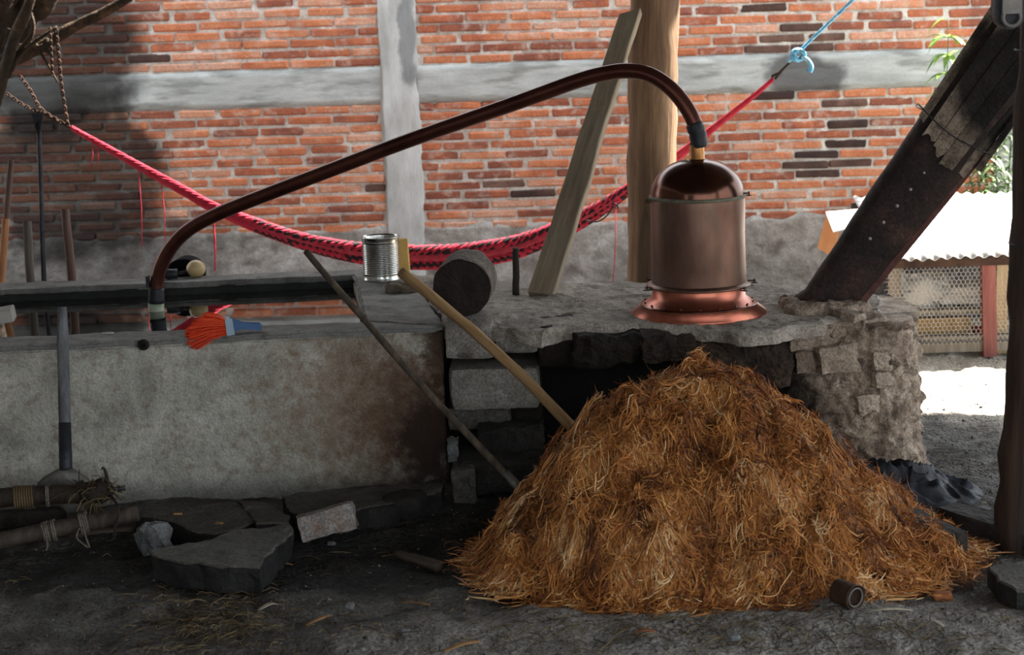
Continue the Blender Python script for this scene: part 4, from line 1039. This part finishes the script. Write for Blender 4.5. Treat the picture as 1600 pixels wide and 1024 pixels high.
def build_brush():
    h0 = PZ(404, 517, TZ) + Vector((0, 0, .018)); h1 = PZ(358, 521, TZ) + Vector((0, 0, .024))
    root = thing('hand_brush', h0, 'hand brush with orange-red bristles and blue handle on the tank rim', 'brush')
    d = (h1 - h0).normalized(); up = Vector((0, 0, 1)); sd = d.cross(up)
    M = Matrix((d, sd, up)).transposed()
    def slabp(nm, prof, y0, y1, m):
        n = len(prof); vs = [h0 + M @ Vector((x, y0, z)) for x, z in prof] + [h0 + M @ Vector((x, y1, z)) for x, z in prof]
        o = MB().add(vs, [tuple(range(n)), tuple(range(n, 2 * n))[::-1]] + [(i, (i + 1) % n, n + (i + 1) % n, n + i) for i in range(n)]).build(nm, m, root)
        b = o.modifiers.new('b', 'BEVEL'); b.width = .003; b.segments = 2
    L = (h1 - h0).length
    slabp('handle', [(-.006, -.012), (L * .55, -.006), (L, -.018), (L + .004, .022), (L * .8, .022), (L * .5, .010), (-.006, .006)], -.012, .012, M_bluepl)
    slabp('ferrule', [(L - .012, -.022), (L + .010, -.026), (L + .014, .028), (L - .006, .030)], -.030, .030, M_greypl)
    m = MB(); rnd = random.Random(4); Yt = h1.y - .035
    for i in range(520):
        u, v = rnd.uniform(-1, 1), rnd.uniform(-1, 1)
        a = h0 + M @ Vector((L + .008, u * .026, .002 + v * .024))
        ty = float(np.interp(v, [-1, -.5, 0, .5, 1], [547, 536, 520, 505, 490])); tx = float(np.interp(v, [-1, -.5, 0, .5, 1], [304, 293, 291, 300, 322]))
        ev = PY(tx + rnd.uniform(-3, 6), ty + rnd.uniform(-3, 3), Yt + u * .03)
        mid = a.lerp(ev, .5) + Vector((rnd.gauss(0, .002), -.004, .006 + rnd.gauss(0, .002)))
        m.tube([a, mid, ev], [.0016, .0016, .0013], 3, cap=False)
    m.build('bristles', M_bristle, root, True)['kind'] = 'stuff'
build_brush()
o = MB().box(PZ(6, 512, TZ) + Vector((-.05, .02, .035)), (.17, .10, .05), Euler((0, R(-8), R(8)))).build('board_offcut', M_board); recentre(o)
bv = o.modifiers.new('b', 'BEVEL'); bv.width = .004
tag(o, 'pale grey board end lying on the tank rim at the left edge', 'board')
o = stone('white_scrap', PZ(168, 522, TZ) + Vector((0, 0, .003)), (.042, .014, .006), M_sack, None, 3, .3, cuts=4); recentre(o)
tag(o, 'tiny white scrap on the front rim of the tank', 'scrap')

# ------------------------------------------------------------------ shovel and poles at lower left
def build_shovel():
    top = PY(97, 480, 6.50); low = PY(103, 738, 6.37)
    root = thing('shovel', (low.x, low.y, 0), 'upright shovel with worn grey shaft and dark socket leaning on the tank front', 'shovel')
    n = 14; pts = [low.lerp(top, i / n) for i in range(n + 1)]
    MB().tube(pts, [.0205 if i < 12 else .0195 - .002 * (i - 12) for i in range(n + 1)], 16, wob=.04).build('shaft', M_shaft, root, True)
    d = (top - low)
    MB().tube([low - d * .01, low + d * .04, low + d * .30], [.024, .0225, .0215], 16).build('socket', M_iron, root, True)
    # blade: curved plate
    c = low; vs = []; fs = []; nu, nv = 10, 10
    for j in range(nv + 1):
        t = j / nv; hw = float(np.interp(t, [0, .12, .25, .8, 1], [.024, .055, .09, .10, .06]))
        for i in range(nu + 1):
            s = -1 + 2 * i / nu
            vs.append((c.x - .02 * t + s * hw, c.y - .014 - .02 * t + .022 * s * s - .012 * (1 - t), c.z + .012 - (c.z + .0) * t))
    for j in range(nv):
        for i in range(nu): fs.append((j * (nu + 1) + i, j * (nu + 1) + i + 1, (j + 1) * (nu + 1) + i + 1, (j + 1) * (nu + 1) + i))
    o = MB().add(vs, fs).build('blade', M_wire, root, True); s = o.modifiers.new('t', 'SOLIDIFY'); s.thickness = .003
build_shovel()
def lash(root, c, axis, r, turns, m=M_rope, th=.0035, seed=0):
    M = basis(c, Vector(c) + Vector(axis)); pts = []
    for i in range(turns * 14 + 1):
        a = 2 * math.pi * i / 14; pts.append(Vector(c) + M @ Vector((math.cos(a) * r, math.sin(a) * r, (i / 14 - turns / 2) * th * 2.0)))
    MB().tube(pts, th, 6).build('rope_lashing', m, root, True)
A0, A1 = PY(-60, 782, 6.16), PY(150, 770, 6.24)
r1, _ = pole('bundled_pole', A0, A1, .034, .032, M_poled, 'dark upper pole wrapped with straw at the lower left, in front of the shovel', 'pole', parts=True, seed=21, n=14, wob=.1)
lash(r1, PY(38, 777, 6.2), A1 - A0, .037, 8, M_straw, .004); lash(r1, PY(75, 775, 6.205), A1 - A0, .036, 2, M_rope, .003)
o = stone('straw_knot', PY(146, 769, 6.235), (.10, .07, .06), M_poled, r1, 8, .4, cuts=10, bev=.16)
m = MB(); rnd = random.Random(8)
for i in range(160):
    p = PY(146, 768, 6.225) + Vector((rnd.gauss(0, .03), rnd.gauss(0, .02), rnd.gauss(.0, .018))); q = p + Vector((rnd.gauss(0.0, .03), rnd.gauss(-.01, .02), rnd.gauss(-.012, .03)))
    m.tube([p, p.lerp(q, .5) + Vector((0, 0, .008)), q], .0016, 3, cap=False)
m.build('straw_binding', M_straw, r1, True)['kind'] = 'stuff'
pole('iron_bar', PY(150, 767, 6.26), PY(196, 763, 6.28), .010, .009, M_iron, 'short dark iron bar poking out of the straw binding', 'bar', n=6)
hk = spline([PY(166, 768, 6.24), PY(167, 752, 6.24), PY(165, 738, 6.24), PY(161, 731, 6.24), PY(158, 735, 6.24)], 5)
o = MB().tube(hk, [.010 - .0085 * i / (len(hk) - 1) for i in range(len(hk))], 8).build('hooked_twig', M_vine, None, True); recentre(o); tag(o, 'small dark hooked twig standing up from the straw binding', 'twig')
B0, B1 = PY(-60, 857, 5.98), PY(216, 800, 6.14)
r2, _ = pole('lashed_pole', B0, B1, .030, .026, M_polew, 'long greyish pole lashed with pale rope, lowest at the lower left', 'pole', parts=True, seed=31, n=20, wob=.12)
for px, py, Y, t in ((72, 832, 6.06, 3), (84, 829, 6.065, 2), (131, 818, 6.095, 4)): lash(r2, PY(px, py, Y), B1 - B0, .034, t, M_rope, .0035)
for pl in ([(72, 838), (74, 855), (66, 866), (40, 874), (12, 880), (0, 874), (10, 868)], [(130, 826), (136, 845), (140, 856)], [(124, 826), (120, 840), (132, 852), (138, 856)]):
    MB().tube(spline([PY(x, y, 6.02) for x, y in pl], 5), .0032, 6).build('rope_end', M_rope, r2, True)
vn = spline([PY(172, 776, 6.22), PY(184, 790, 6.1), PY(185, 806, 6.08), PY(180, 822, 6.08), PY(178, 842, 6.06), PY(165, 846, 6.06)], 5)
MB().tube(vn, .004, 6).build('vine', M_vine, r2, True)
pole('short_pole', PY(110, 838, 6.16), PY(211, 826, 6.2), .020, .020, M_polew, 'short stub of pole lying under the lashed pole', 'pole', n=8, seed=4)
o = stone('dark_timber', PY(20, 812, 6.28), (.36, .06, .06), M_char, None, 5, .1, rot=(0, R(-2), .05), cuts=5); recentre(o); tag(o, 'blackened timber lying between the two poles at lower left', 'timber')

# ------------------------------------------------------------------ slabs and blocks on the ground
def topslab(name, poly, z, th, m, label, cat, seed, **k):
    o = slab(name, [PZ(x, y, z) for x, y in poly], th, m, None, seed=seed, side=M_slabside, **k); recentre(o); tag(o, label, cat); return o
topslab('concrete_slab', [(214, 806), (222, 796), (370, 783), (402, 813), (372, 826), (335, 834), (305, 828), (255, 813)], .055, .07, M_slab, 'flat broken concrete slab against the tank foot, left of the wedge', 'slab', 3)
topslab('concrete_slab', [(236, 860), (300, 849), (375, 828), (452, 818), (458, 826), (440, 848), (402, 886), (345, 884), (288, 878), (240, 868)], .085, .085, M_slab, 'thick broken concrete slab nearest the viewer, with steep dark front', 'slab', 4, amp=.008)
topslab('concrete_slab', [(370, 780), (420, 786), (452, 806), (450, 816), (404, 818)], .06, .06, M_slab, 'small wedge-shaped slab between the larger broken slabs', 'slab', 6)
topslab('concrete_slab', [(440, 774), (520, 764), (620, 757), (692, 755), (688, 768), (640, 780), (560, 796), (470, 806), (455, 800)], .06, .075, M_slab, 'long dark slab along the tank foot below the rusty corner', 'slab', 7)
o = stone('broken_block', PY(511, 824, 6.02), (.19, .10, .085), M_blocklight, None, 17, .10, rot=(R(-12), R(-13), .12), cuts=8, bev=.05, smooth=False); recentre(o); o.location.z = max(o.location.z, -.02)
tag(o, 'pale speckled broken concrete block tilted among the dark slabs', 'block')
o = stone('rock', PG(238, 872) + Vector((0, .03, .05)), (.10, .10, .085), M_rock, None, 22, .42, rot=(.5, .5, .5), cuts=3, bev=.02, smooth=False); recentre(o); tag(o, 'angular pale rock tucked under the near slab', 'rock')
o = stone('dark_block', PY(592, 806, 6.2), (.12, .12, .08), M_darkstone, None, 24, .15, rot=(0, .1, .3), cuts=6); recentre(o); tag(o, 'dark sooty block beside the pale broken block', 'block')
o = stone('dark_block', PY(632, 792, 6.25), (.14, .12, .09), M_darkstone, None, 26, .15, rot=(0, -.1, -.2), cuts=6); recentre(o); tag(o, 'dark sooty block at the end of the long slab', 'block')

# ------------------------------------------------------------------ right foreground: timbers, plastic, slab
def beam(name, a, b, w_, h_, m, label, cat, seed):
    a, b = Vector(a), Vector(b); M = basis(a, b, (0, 0, 1)); L = (b - a).length
    bm = bmesh.new(); bmesh.ops.create_cube(bm, size=1)
    for v in bm.verts: v.co = Vector((v.co.x * w_, v.co.y * h_, (v.co.z + .5) * L))
    bmesh.ops.bevel(bm, geom=list(bm.edges), offset=.006, segments=1, affect='EDGES')
    bmesh.ops.subdivide_edges(bm, edges=[e for e in bm.edges if e.calc_length() > .04], cuts=6, use_grid_fill=True); rough_bm(bm, .008, 8, seed, .003, 50)
    me = bpy.data.meshes.new(name); bm.to_mesh(me); bm.free(); o = link_mesh(name, me, m); o.matrix_world = Matrix.Translation(a) @ M.to_4x4(); tag(o, label, cat); return o
beam('charred_timber', PG(1330, 815) + Vector((0, .05, .06)), PG(1492, 900) + Vector((0, .03, .055)), .11, .13, M_char, 'blackened beam running behind the right foot of the fibre heap', 'beam', 3)
beam('charred_timber', PG(1480, 830) + Vector((0, .02, .04)), PG(1600, 880) + Vector((.1, 0, .04)), .12, .09, M_char, 'blackened beam lying at the foot of the dark shed post', 'beam', 5)
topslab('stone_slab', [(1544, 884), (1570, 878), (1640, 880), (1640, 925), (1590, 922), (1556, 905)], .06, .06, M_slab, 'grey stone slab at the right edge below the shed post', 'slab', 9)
def build_tarp():
    c = PG(1392, 782); n = 90; vs = []; fs = []; w2, d2 = .33, .17
    for j in range(n + 1):
        for i in range(n + 1):
            u, v = -1 + 2 * i / n, -1 + 2 * j / n; rr = min(1, math.hypot(u * .95, v * .95)); env = max(0, 1 - rr ** 2.2)
            p = (u * 1.6, v * 1.3, 3.3); ridge = 1 - abs(fr(p, 1.5, 2, 2)); rid2 = 1 - abs(fr(p, 3.6, 6, 2))
            z = env * (.02 + .085 * ridge ** 3 * (1.3 - .5 * abs(u + .1)) + .03 * rid2 ** 2)
            edge = 1 + .15 * nz((math.atan2(v, u) * 1.3, 0, 0), 1.5, 4)
            vs.append((c.x + u * w2 * edge + .03 * nz(p, 2.2, 8), c.y + v * d2 * edge + .03 * nz(p, 2.2, 12), gz(c.x, c.y) + z - .004))
    for j in range(n):
        for i in range(n): fs.append((j * (n + 1) + i, j * (n + 1) + i + 1, (j + 1) * (n + 1) + i + 1, (j + 1) * (n + 1) + i))
    o = MB().add(vs, fs).build('plastic_sheet', M_tarp, None, True); recentre(o); tag(o, 'crumpled black plastic sheet on the ground beside the oven pier', 'plastic sheet')
build_tarp()

# ------------------------------------------------------------------ chicken coop in the yard
def build_coop():
    Yf, Yk = 8.55, 9.5
    fl = PY(1388, 406, Yf); frr = PY(1640, 382, Yf); bl = PY(1478, 313, Yk); brr = PY(1640, 304, Yk)
    root = thing('chicken_coop', (2.3, 9.0, 0), 'low wire-fronted chicken coop with pale corrugated roof in the sunny yard', 'coop')
    X0, X1 = fl.x - .0, 3.1; zf, zb = .455, .625
    n = 120; vs = []; fs = []
    for i in range(n + 1):
        x = X0 + (X1 - X0) * i / n; rp = .007 * math.sin(i * 2 * math.pi / 4.8)
        for j in range(7):
            t = j / 6; vs.append((x + .012 * t * (1 - i / n), Yf + (Yk - Yf) * t, zf + (zb - zf) * t + rp + .008 * fr((x, t, 0), 3, 2)))
    for i in range(n):
        for j in range(6): fs.append((i * 7 + j, i * 7 + j + 1, (i + 1) * 7 + j + 1, (i + 1) * 7 + j))
    o = MB().add(vs, fs).build('corrugated_roof', M_tinroof, root, True); s = o.modifiers.new('t', 'SOLIDIFY'); s.thickness = .003
    # front posts and rails
    px = PY(1545, 480, Yf + .04).x
    MB().box((px, Yf + .05, .22), (.062, .05, .46), Euler((0, R(-2), 0))).build('post', M_coopred, root)
    px2 = PY(1565, 480, Yf + .10).x
    MB().box((px2, Yf + .12, .22), (.05, .05, .46)).build('post', M_coopwood, root)
    pxl = PY(1392, 480, Yf + .2).x
    MB().box((pxl, Yf + .12, .21), (.05, .05, .43)).build('post', M_coopgrey, root)
    MB().box(((X0 + X1) / 2, Yf + .06, .425), (X1 - X0, .04, .03)).build('top_rail', M_coopgrey, root)
    MB().box(((X0 + X1) / 2, Yf + .06, .078), (X1 - X0, .03, .02)).build('rail', M_coopgrey, root)
    MB().box(((X0 + X1) / 2, Yf + .06, .035), (X1 - X0, .035, .045)).build('bottom_rail', M_coopgrey, root)
    MB().box(((X0 + X1) / 2, Yk - .02, .3), (X1 - X0, .03, .6)).build('back_board', M_coopback, root)
    fv = []; ff = []
    for i in range(n + 1):
        x = X0 + (X1 - X0) * i / n; rp = .007 * math.sin(i * 2 * math.pi / 4.8)
        for (dy, z) in ((.004, zf + rp - .006), (.004, zf - .040), (.026, zf - .040), (.026, zf + rp - .006)): fv.append((x, Yf + dy, z))
    for i in range(n):
        for k in range(4): ff.append((i * 4 + k, i * 4 + (k + 1) % 4, (i + 1) * 4 + (k + 1) % 4, (i + 1) * 4 + k))
    MB().add(fv, ff).build('fascia', M_rust, root)
    MB().box(((X0 + X1) / 2, Yf + .30, .19), (X1 - X0, .40, .02)).build('shelf', M_coopgrey, root)
    MB().box((PY(1465, 505, Yf + .2).x, Yf + .12, .125), (.26, .03, .075)).build('feed_board', M_coopfeed, root)
    # hexagonal netting
    m = MB(); s = .0118; yv = Yf + .035; row = 0; z = .055
    while z < .42:
        x = X0 + (s * .87 if row % 2 else 0)
        while x < X1:
            for a1, a2 in ((90, 30), (90, 150), (30, -30)):
                p = Vector((x + s * math.cos(R(a1)), yv + .01 * nz((x, 0, z), 5), z + s * math.sin(R(a1)))); q = Vector((x + s * math.cos(R(a2)), yv + .01 * nz((x, 0, z), 5), z + s * math.sin(R(a2))))
                m.tube([p, q], .0014, 3, cap=False)
            x += s * 1.732
        z += s * 1.5; row += 1
    m.build('wire_netting', M_net, root)['kind'] = 'stuff'
    # left annex: small box with sloping sheet
    r2 = thing('nest_box', PY(1300, 400, 9.1), 'small orange-sided box with pale sheet lid beyond the flue foot', 'box')
    a = PY(1292, 331, 9.2); b_ = PY(1278, 390, 9.2); c = PY(1312, 392, 9.1); 
    q = [PY(1292, 331, 9.2), PY(1308, 360, 9.05), PY(1298, 400, 9.05), PY(1277, 388, 9.2)]
    vs = q + [p + Vector((.02, .03, 0)) for p in q]
    MB().add(vs, [(0, 1, 2, 3), (7, 6, 5, 4), (0, 4, 5, 1), (1, 5, 6, 2), (2, 6, 7, 3), (3, 7, 4, 0)]).build('side_board', M_cooporange, r2)
    q = [PY(1290, 331, 9.2), PY(1345, 326, 9.2), PY(1345, 352, 9.0), PY(1302, 362, 9.0)]
    vs = q + [p + Vector((0, 0, -.006)) for p in q]
    MB().add(vs, [(0, 1, 2, 3), (7, 6, 5, 4), (0, 4, 5, 1), (1, 5, 6, 2), (2, 6, 7, 3), (3, 7, 4, 0)]).build('lid_sheet', M_tinroof, r2)
    q = [PY(1308, 360, 9.05), PY(1360, 350, 9.05), PY(1360, 440, 9.05), PY(1298, 400, 9.05)]
    MB().box((PY(1330, 400, 9.1).x, 9.14, .22), (.12, .12, .44)).build('box_body', M_coopwood, r2)
    # things inside
    for i, (x, y, sz, mm, lb, ct, nm) in enumerate([(1440, 452, (.24, .16, .15), M_sack, 'pale crumpled sack heaped inside the coop on its shelf', 'sack', 'cloth_sack'), (1496, 455, (.22, .14, .10), M_sack, 'flattened pale sack beside the heaped one in the coop', 'sack', 'cloth_sack'),
                                                (1478, 530, (.18, .1, .05), M_clod, 'pale clod on the lower coop floor', 'clod', 'earth_clod'), (1533, 521, (.06, .06, .05), M_orangepl, 'bright orange plastic dish in the coop next to the red post', 'dish', 'plastic_dish'), (1440, 545, (.07, .06, .05), M_rock, 'round grey stone on the ground inside the coop', 'stone', 'stone')]):
        p = PY(x, y, Yf + .22)
        zb_ = .2 if y < 480 else (.0 if y > 540 else .05)
        o = stone(nm, Vector((p.x, p.y, zb_ + sz[2] * .5)), sz, mm, None, 80 + i, .35, cuts=8, bev=.16); recentre(o); tag(o, lb, ct)
build_coop()

# ------------------------------------------------------------------ plants
def leaf_into(m, p, d, up, L, wd, droop):
    d = d.normalized(); s = d.cross(up).normalized(); n = 5; vs = []
    for i in range(n + 1):
        t = i / n; c = p + d * L * t + Vector((0, 0, -droop * L * t * t)); hw = wd * math.sin(math.pi * min(.98, .06 + t * .94)) * .5
        vs += [c - s * hw + Vector((0, 0, hw * .3)), c, c + s * hw + Vector((0, 0, hw * .3))]
    fs = []
    for i in range(n): fs += [(i * 3, i * 3 + 1, i * 3 + 4, i * 3 + 3), (i * 3 + 1, i * 3 + 2, i * 3 + 5, i * 3 + 4)]
    m.add(vs, fs)
def plant(name, base, tip, nl, L, wd, m, label, seed, spread=1.0, nstem=1):
    rnd = random.Random(seed); root = thing(name, base, label, 'plant')
    for s_ in range(nstem):
        b = Vector(base) + Vector((rnd.gauss(0, .05), rnd.gauss(0, .04), 0)) * (nstem > 1); t = Vector(tip) + Vector((rnd.gauss(0, .14), rnd.gauss(0, .08), rnd.gauss(0, .1))) * (nstem > 1)
        S = spline([b, b.lerp(t, .5) + Vector((rnd.uniform(-.03, .03), 0, 0)), t], 8); stem_o = MB().tube(S, [.006 - .004 * i / (len(S) - 1) for i in range(len(S))], 6).build('stem', M_leafd, root, True)
        lm = MB()
        for i in range(nl):
            q = .55 + .45 * (i / (nl - 1)); p = S[int(q * (len(S) - 1))]; a = i * 2.4 + rnd.uniform(-.3, .3)
            leaf_into(lm, p, Vector((math.cos(a), math.sin(a) * .7, rnd.uniform(.1, .7))), Vector((0, 0, 1)), L * rnd.uniform(.7, 1.2), wd * rnd.uniform(.8, 1.2), rnd.uniform(.4, 1.1) * spread)
        lm.build('leaves', m, stem_o, True)['kind'] = 'stuff'
b = PY(1494, 330, 9.75); plant('leafy_shoot', (b.x, 9.75, 0), PY(1482, 30, 9.75), 60, .13, .034, M_leafg, 'tall bright green leafy shoot beside the flue, against the wall', 5)
b = PY(1545, 300, 10.2)
for i, px in enumerate((1530, 1552, 1590)):
    b = PY(px, 300, 10.0 + .15 * i); plant('yard_bush', (b.x, b.y, 0), PY(px + 2, 225 - 20 * i, b.y), 26, .12, .02, M_leafd, ['slender-leaved bush left above the coop roof', 'slender-leaved bush in the middle above the coop roof', 'slender-leaved bush nearest the shed post above the coop roof'][i], 20 + i, nstem=4)

# ------------------------------------------------------------------ litter on the ground
def litter():
    rng = random.Random(12)
    m = MB()
    for i in range(1800):
        px = rng.uniform(-20, 1620); py = rng.uniform(800, 1040)
        if i % 3 == 0: px, py = rng.gauss(330, 60), rng.gauss(975, 25)
        if i % 3 == 1: px, py = rng.gauss(1150, 330), rng.gauss(985, 22)
        p = PG(px, py); L = rng.uniform(.015, .07); a = rng.uniform(0, 6.28); d = Vector((math.cos(a), math.sin(a), 0)) * L
        q = p + d; q.z = gz(q.x, q.y); h = rng.uniform(.002, .008)
        m.tube([p + Vector((0, 0, h)), (p + q) / 2 + Vector((rng.gauss(0, .004), rng.gauss(0, .004), h + rng.uniform(0, .008))), q + Vector((0, 0, .002))], rng.uniform(.0007, .0014), 3, cap=False)
    o = m.build('straw_litter', M_straw, None, True); tag(o, 'fine straw and fibre scattered over the dirt floor', 'straw', kind='stuff')
    m = MB()
    for i in range(7000):
        px = rng.uniform(-20, 1620); py = rng.uniform(780, 1040)
        if i % 5 == 0: px, py = rng.uniform(1420, 1560), rng.uniform(600, 780)
        p = PG(px, py); s = rng.uniform(.0015, .0045) * (2.2 if i % 37 == 0 else 1)
        vs = [p + Vector((s * x * rng.uniform(.6, 1.2), s * y * rng.uniform(.6, 1.2), s * z * rng.uniform(.5, .9))) for x, y, z in ((1, 0, 0), (-1, 0, 0), (0, 1, 0), (0, -1, 0), (0, 0, 1), (0, 0, -1))]
        m.add(vs, [(0, 2, 4), (2, 1, 4), (1, 3, 4), (3, 0, 4), (2, 0, 5), (1, 2, 5), (3, 1, 5), (0, 3, 5)])
    o = m.build('gravel_litter', M_gravel); tag(o, 'small grit and pebbles strewn over the dirt floor', 'gravel', kind='stuff')
    def chip(px0, py0, px1, py1, wd, mm, label, name='dry_leaf', cat='leaf', h=.006):
        a, b = PG(px0, py0), PG(px1, py1); d = b - a; s = d.cross(Vector((0, 0, 1))).normalized(); vs = []; n = 6
        for i in range(n + 1):
            t = i / n; c = a.lerp(b, t) + Vector((0, 0, h + .012 * math.sin(math.pi * t))) + s * (.12 * d.length * math.sin(math.pi * t)); hw = wd * (.35 + .65 * math.sin(math.pi * t)) * .5
            vs += [c - s * hw, c + Vector((0, 0, -.002)), c + s * hw]
        fs = []
        for i in range(n): fs += [(i * 3, i * 3 + 1, i * 3 + 4, i * 3 + 3), (i * 3 + 1, i * 3 + 2, i * 3 + 5, i * 3 + 4)]
        o = MB().add(vs, fs).build(name, mm, None, True); so = o.modifiers.new('t', 'SOLIDIFY'); so.thickness = .002; recentre(o); tag(o, label, cat)
    chip(478, 980, 518, 965, .016, M_dryleaf, 'curled tan dry leaf on the dirt in front of the broken slabs')
    chip(618, 947, 672, 948, .010, M_dryleaf, 'thin tan husk strip left of the fibre heap')
    chip(690, 1022, 750, 1005, .020, M_dryleaf, 'forked tan husk at the bottom edge, left of the heap')
    chip(403, 957, 434, 947, .018, M_paleleaf, 'pale grey-green leaf below the near slab')
    chip(990, 993, 1026, 991, .018, M_chipg, 'small brown husk chip on the bank in front of the heap')
    chip(1355, 958, 1425, 957, .012, M_paleleaf, 'pale husk strip right of the rolled tin')
    chip(420, 888, 458, 885, .018, M_dryleaf, 'reddish brown leaf by the pale broken block')
    chip(615, 868, 650, 876, .024, M_dryleaf, 'tan husk stub at the left edge of the heap')
    chip(1450, 975, 1475, 981, .012, M_paleleaf, 'small whitish chip on the dirt at lower right', 'white_chip', 'chip')
    for (px, py, lab) in ((342, 820, 'yellow leaf lying on the near broken slab'), (278, 805, 'brown curled leaf lying on the slab by the tank')):
        a = PZ(px, py, .064 if px < 300 else .064); vs = []
        o = stone('fallen_leaf', a + Vector((0, 0, .004)), (.030, .012, .005), M_dryleaf, None, px, .2, cuts=4); recentre(o); tag(o, lab, 'leaf')
    for i, (px, py, s, mm, lab) in enumerate([(547, 950, .026, M_rock, 'smooth pale pebble left of the heap'), (634, 990, .024, M_rock, 'grey pebble half buried near the bottom edge'), (1148, 1000, .028, M_rock, 'whitish pebble in the bank below the heap'), (518, 852, .024, M_rock, 'small grey stone under the pale broken block'), (1535, 955, .022, M_rock, 'small grey stone at the lower right')]):
        p = PG(px, py); o = stone('pebble', p + Vector((0, 0, s * .2)), (s, s * .8, s * .6), mm, None, 200 + i, .2, cuts=5, bev=.16); recentre(o); tag(o, lab, 'pebble')
    # rolled rusty tin at the front of the heap
    c = PG(1336, 952); c.z += .034
    root = thing('crushed_tin', c, 'crushed rusty tin lying at the front foot of the heap', 'tin'); ax = basis(c, c + Vector((.75, -1, -.05)), (0, 0, 1))
    mm = MB(); mm.lathe([(.0001, -.065), (.034, -.065), (.037, -.06), (.036, .0), (.038, .004), (.035, .004), (.032, -.01), (.030, -.03), (.0001, -.03)], c, 26, axis=ax)
    mm.v = [(x + .006 * fr((x, y, z), 14, 4), y + .006 * fr((x, y, z), 14, 8), z + .004 * fr((x, y, z), 14, 1)) for x, y, z in mm.v]; mm.build('tin_shell', M_rust, root, True)
    mm = MB(); mm.lathe([(.026, 0), (.029, .002), (.027, .005), (.024, .002), (.026, 0)], c, 24, axis=ax); mm.build('bent_ring', M_wire, root, True)
    p = PG(1472, 938); o = stone('brick_chip', p + Vector((0, 0, .012)), (.055, .035, .024), M_adobe, None, 300, .15, cuts=4); recentre(o); o.data.materials[0] = M_chipg; tag(o, 'small reddish brick chip at the right foot of the heap', 'chip')
    p0 = PG(640, 880); pole('wood_stub', PG(620, 876) + Vector((0, 0, .02)), PG(690, 895) + Vector((0, 0, .02)), .013, .018, M_polew, 'gnarled dark wood stub at the left foot of the heap', 'stub', wob=.3, seed=33, n=10)
litter()
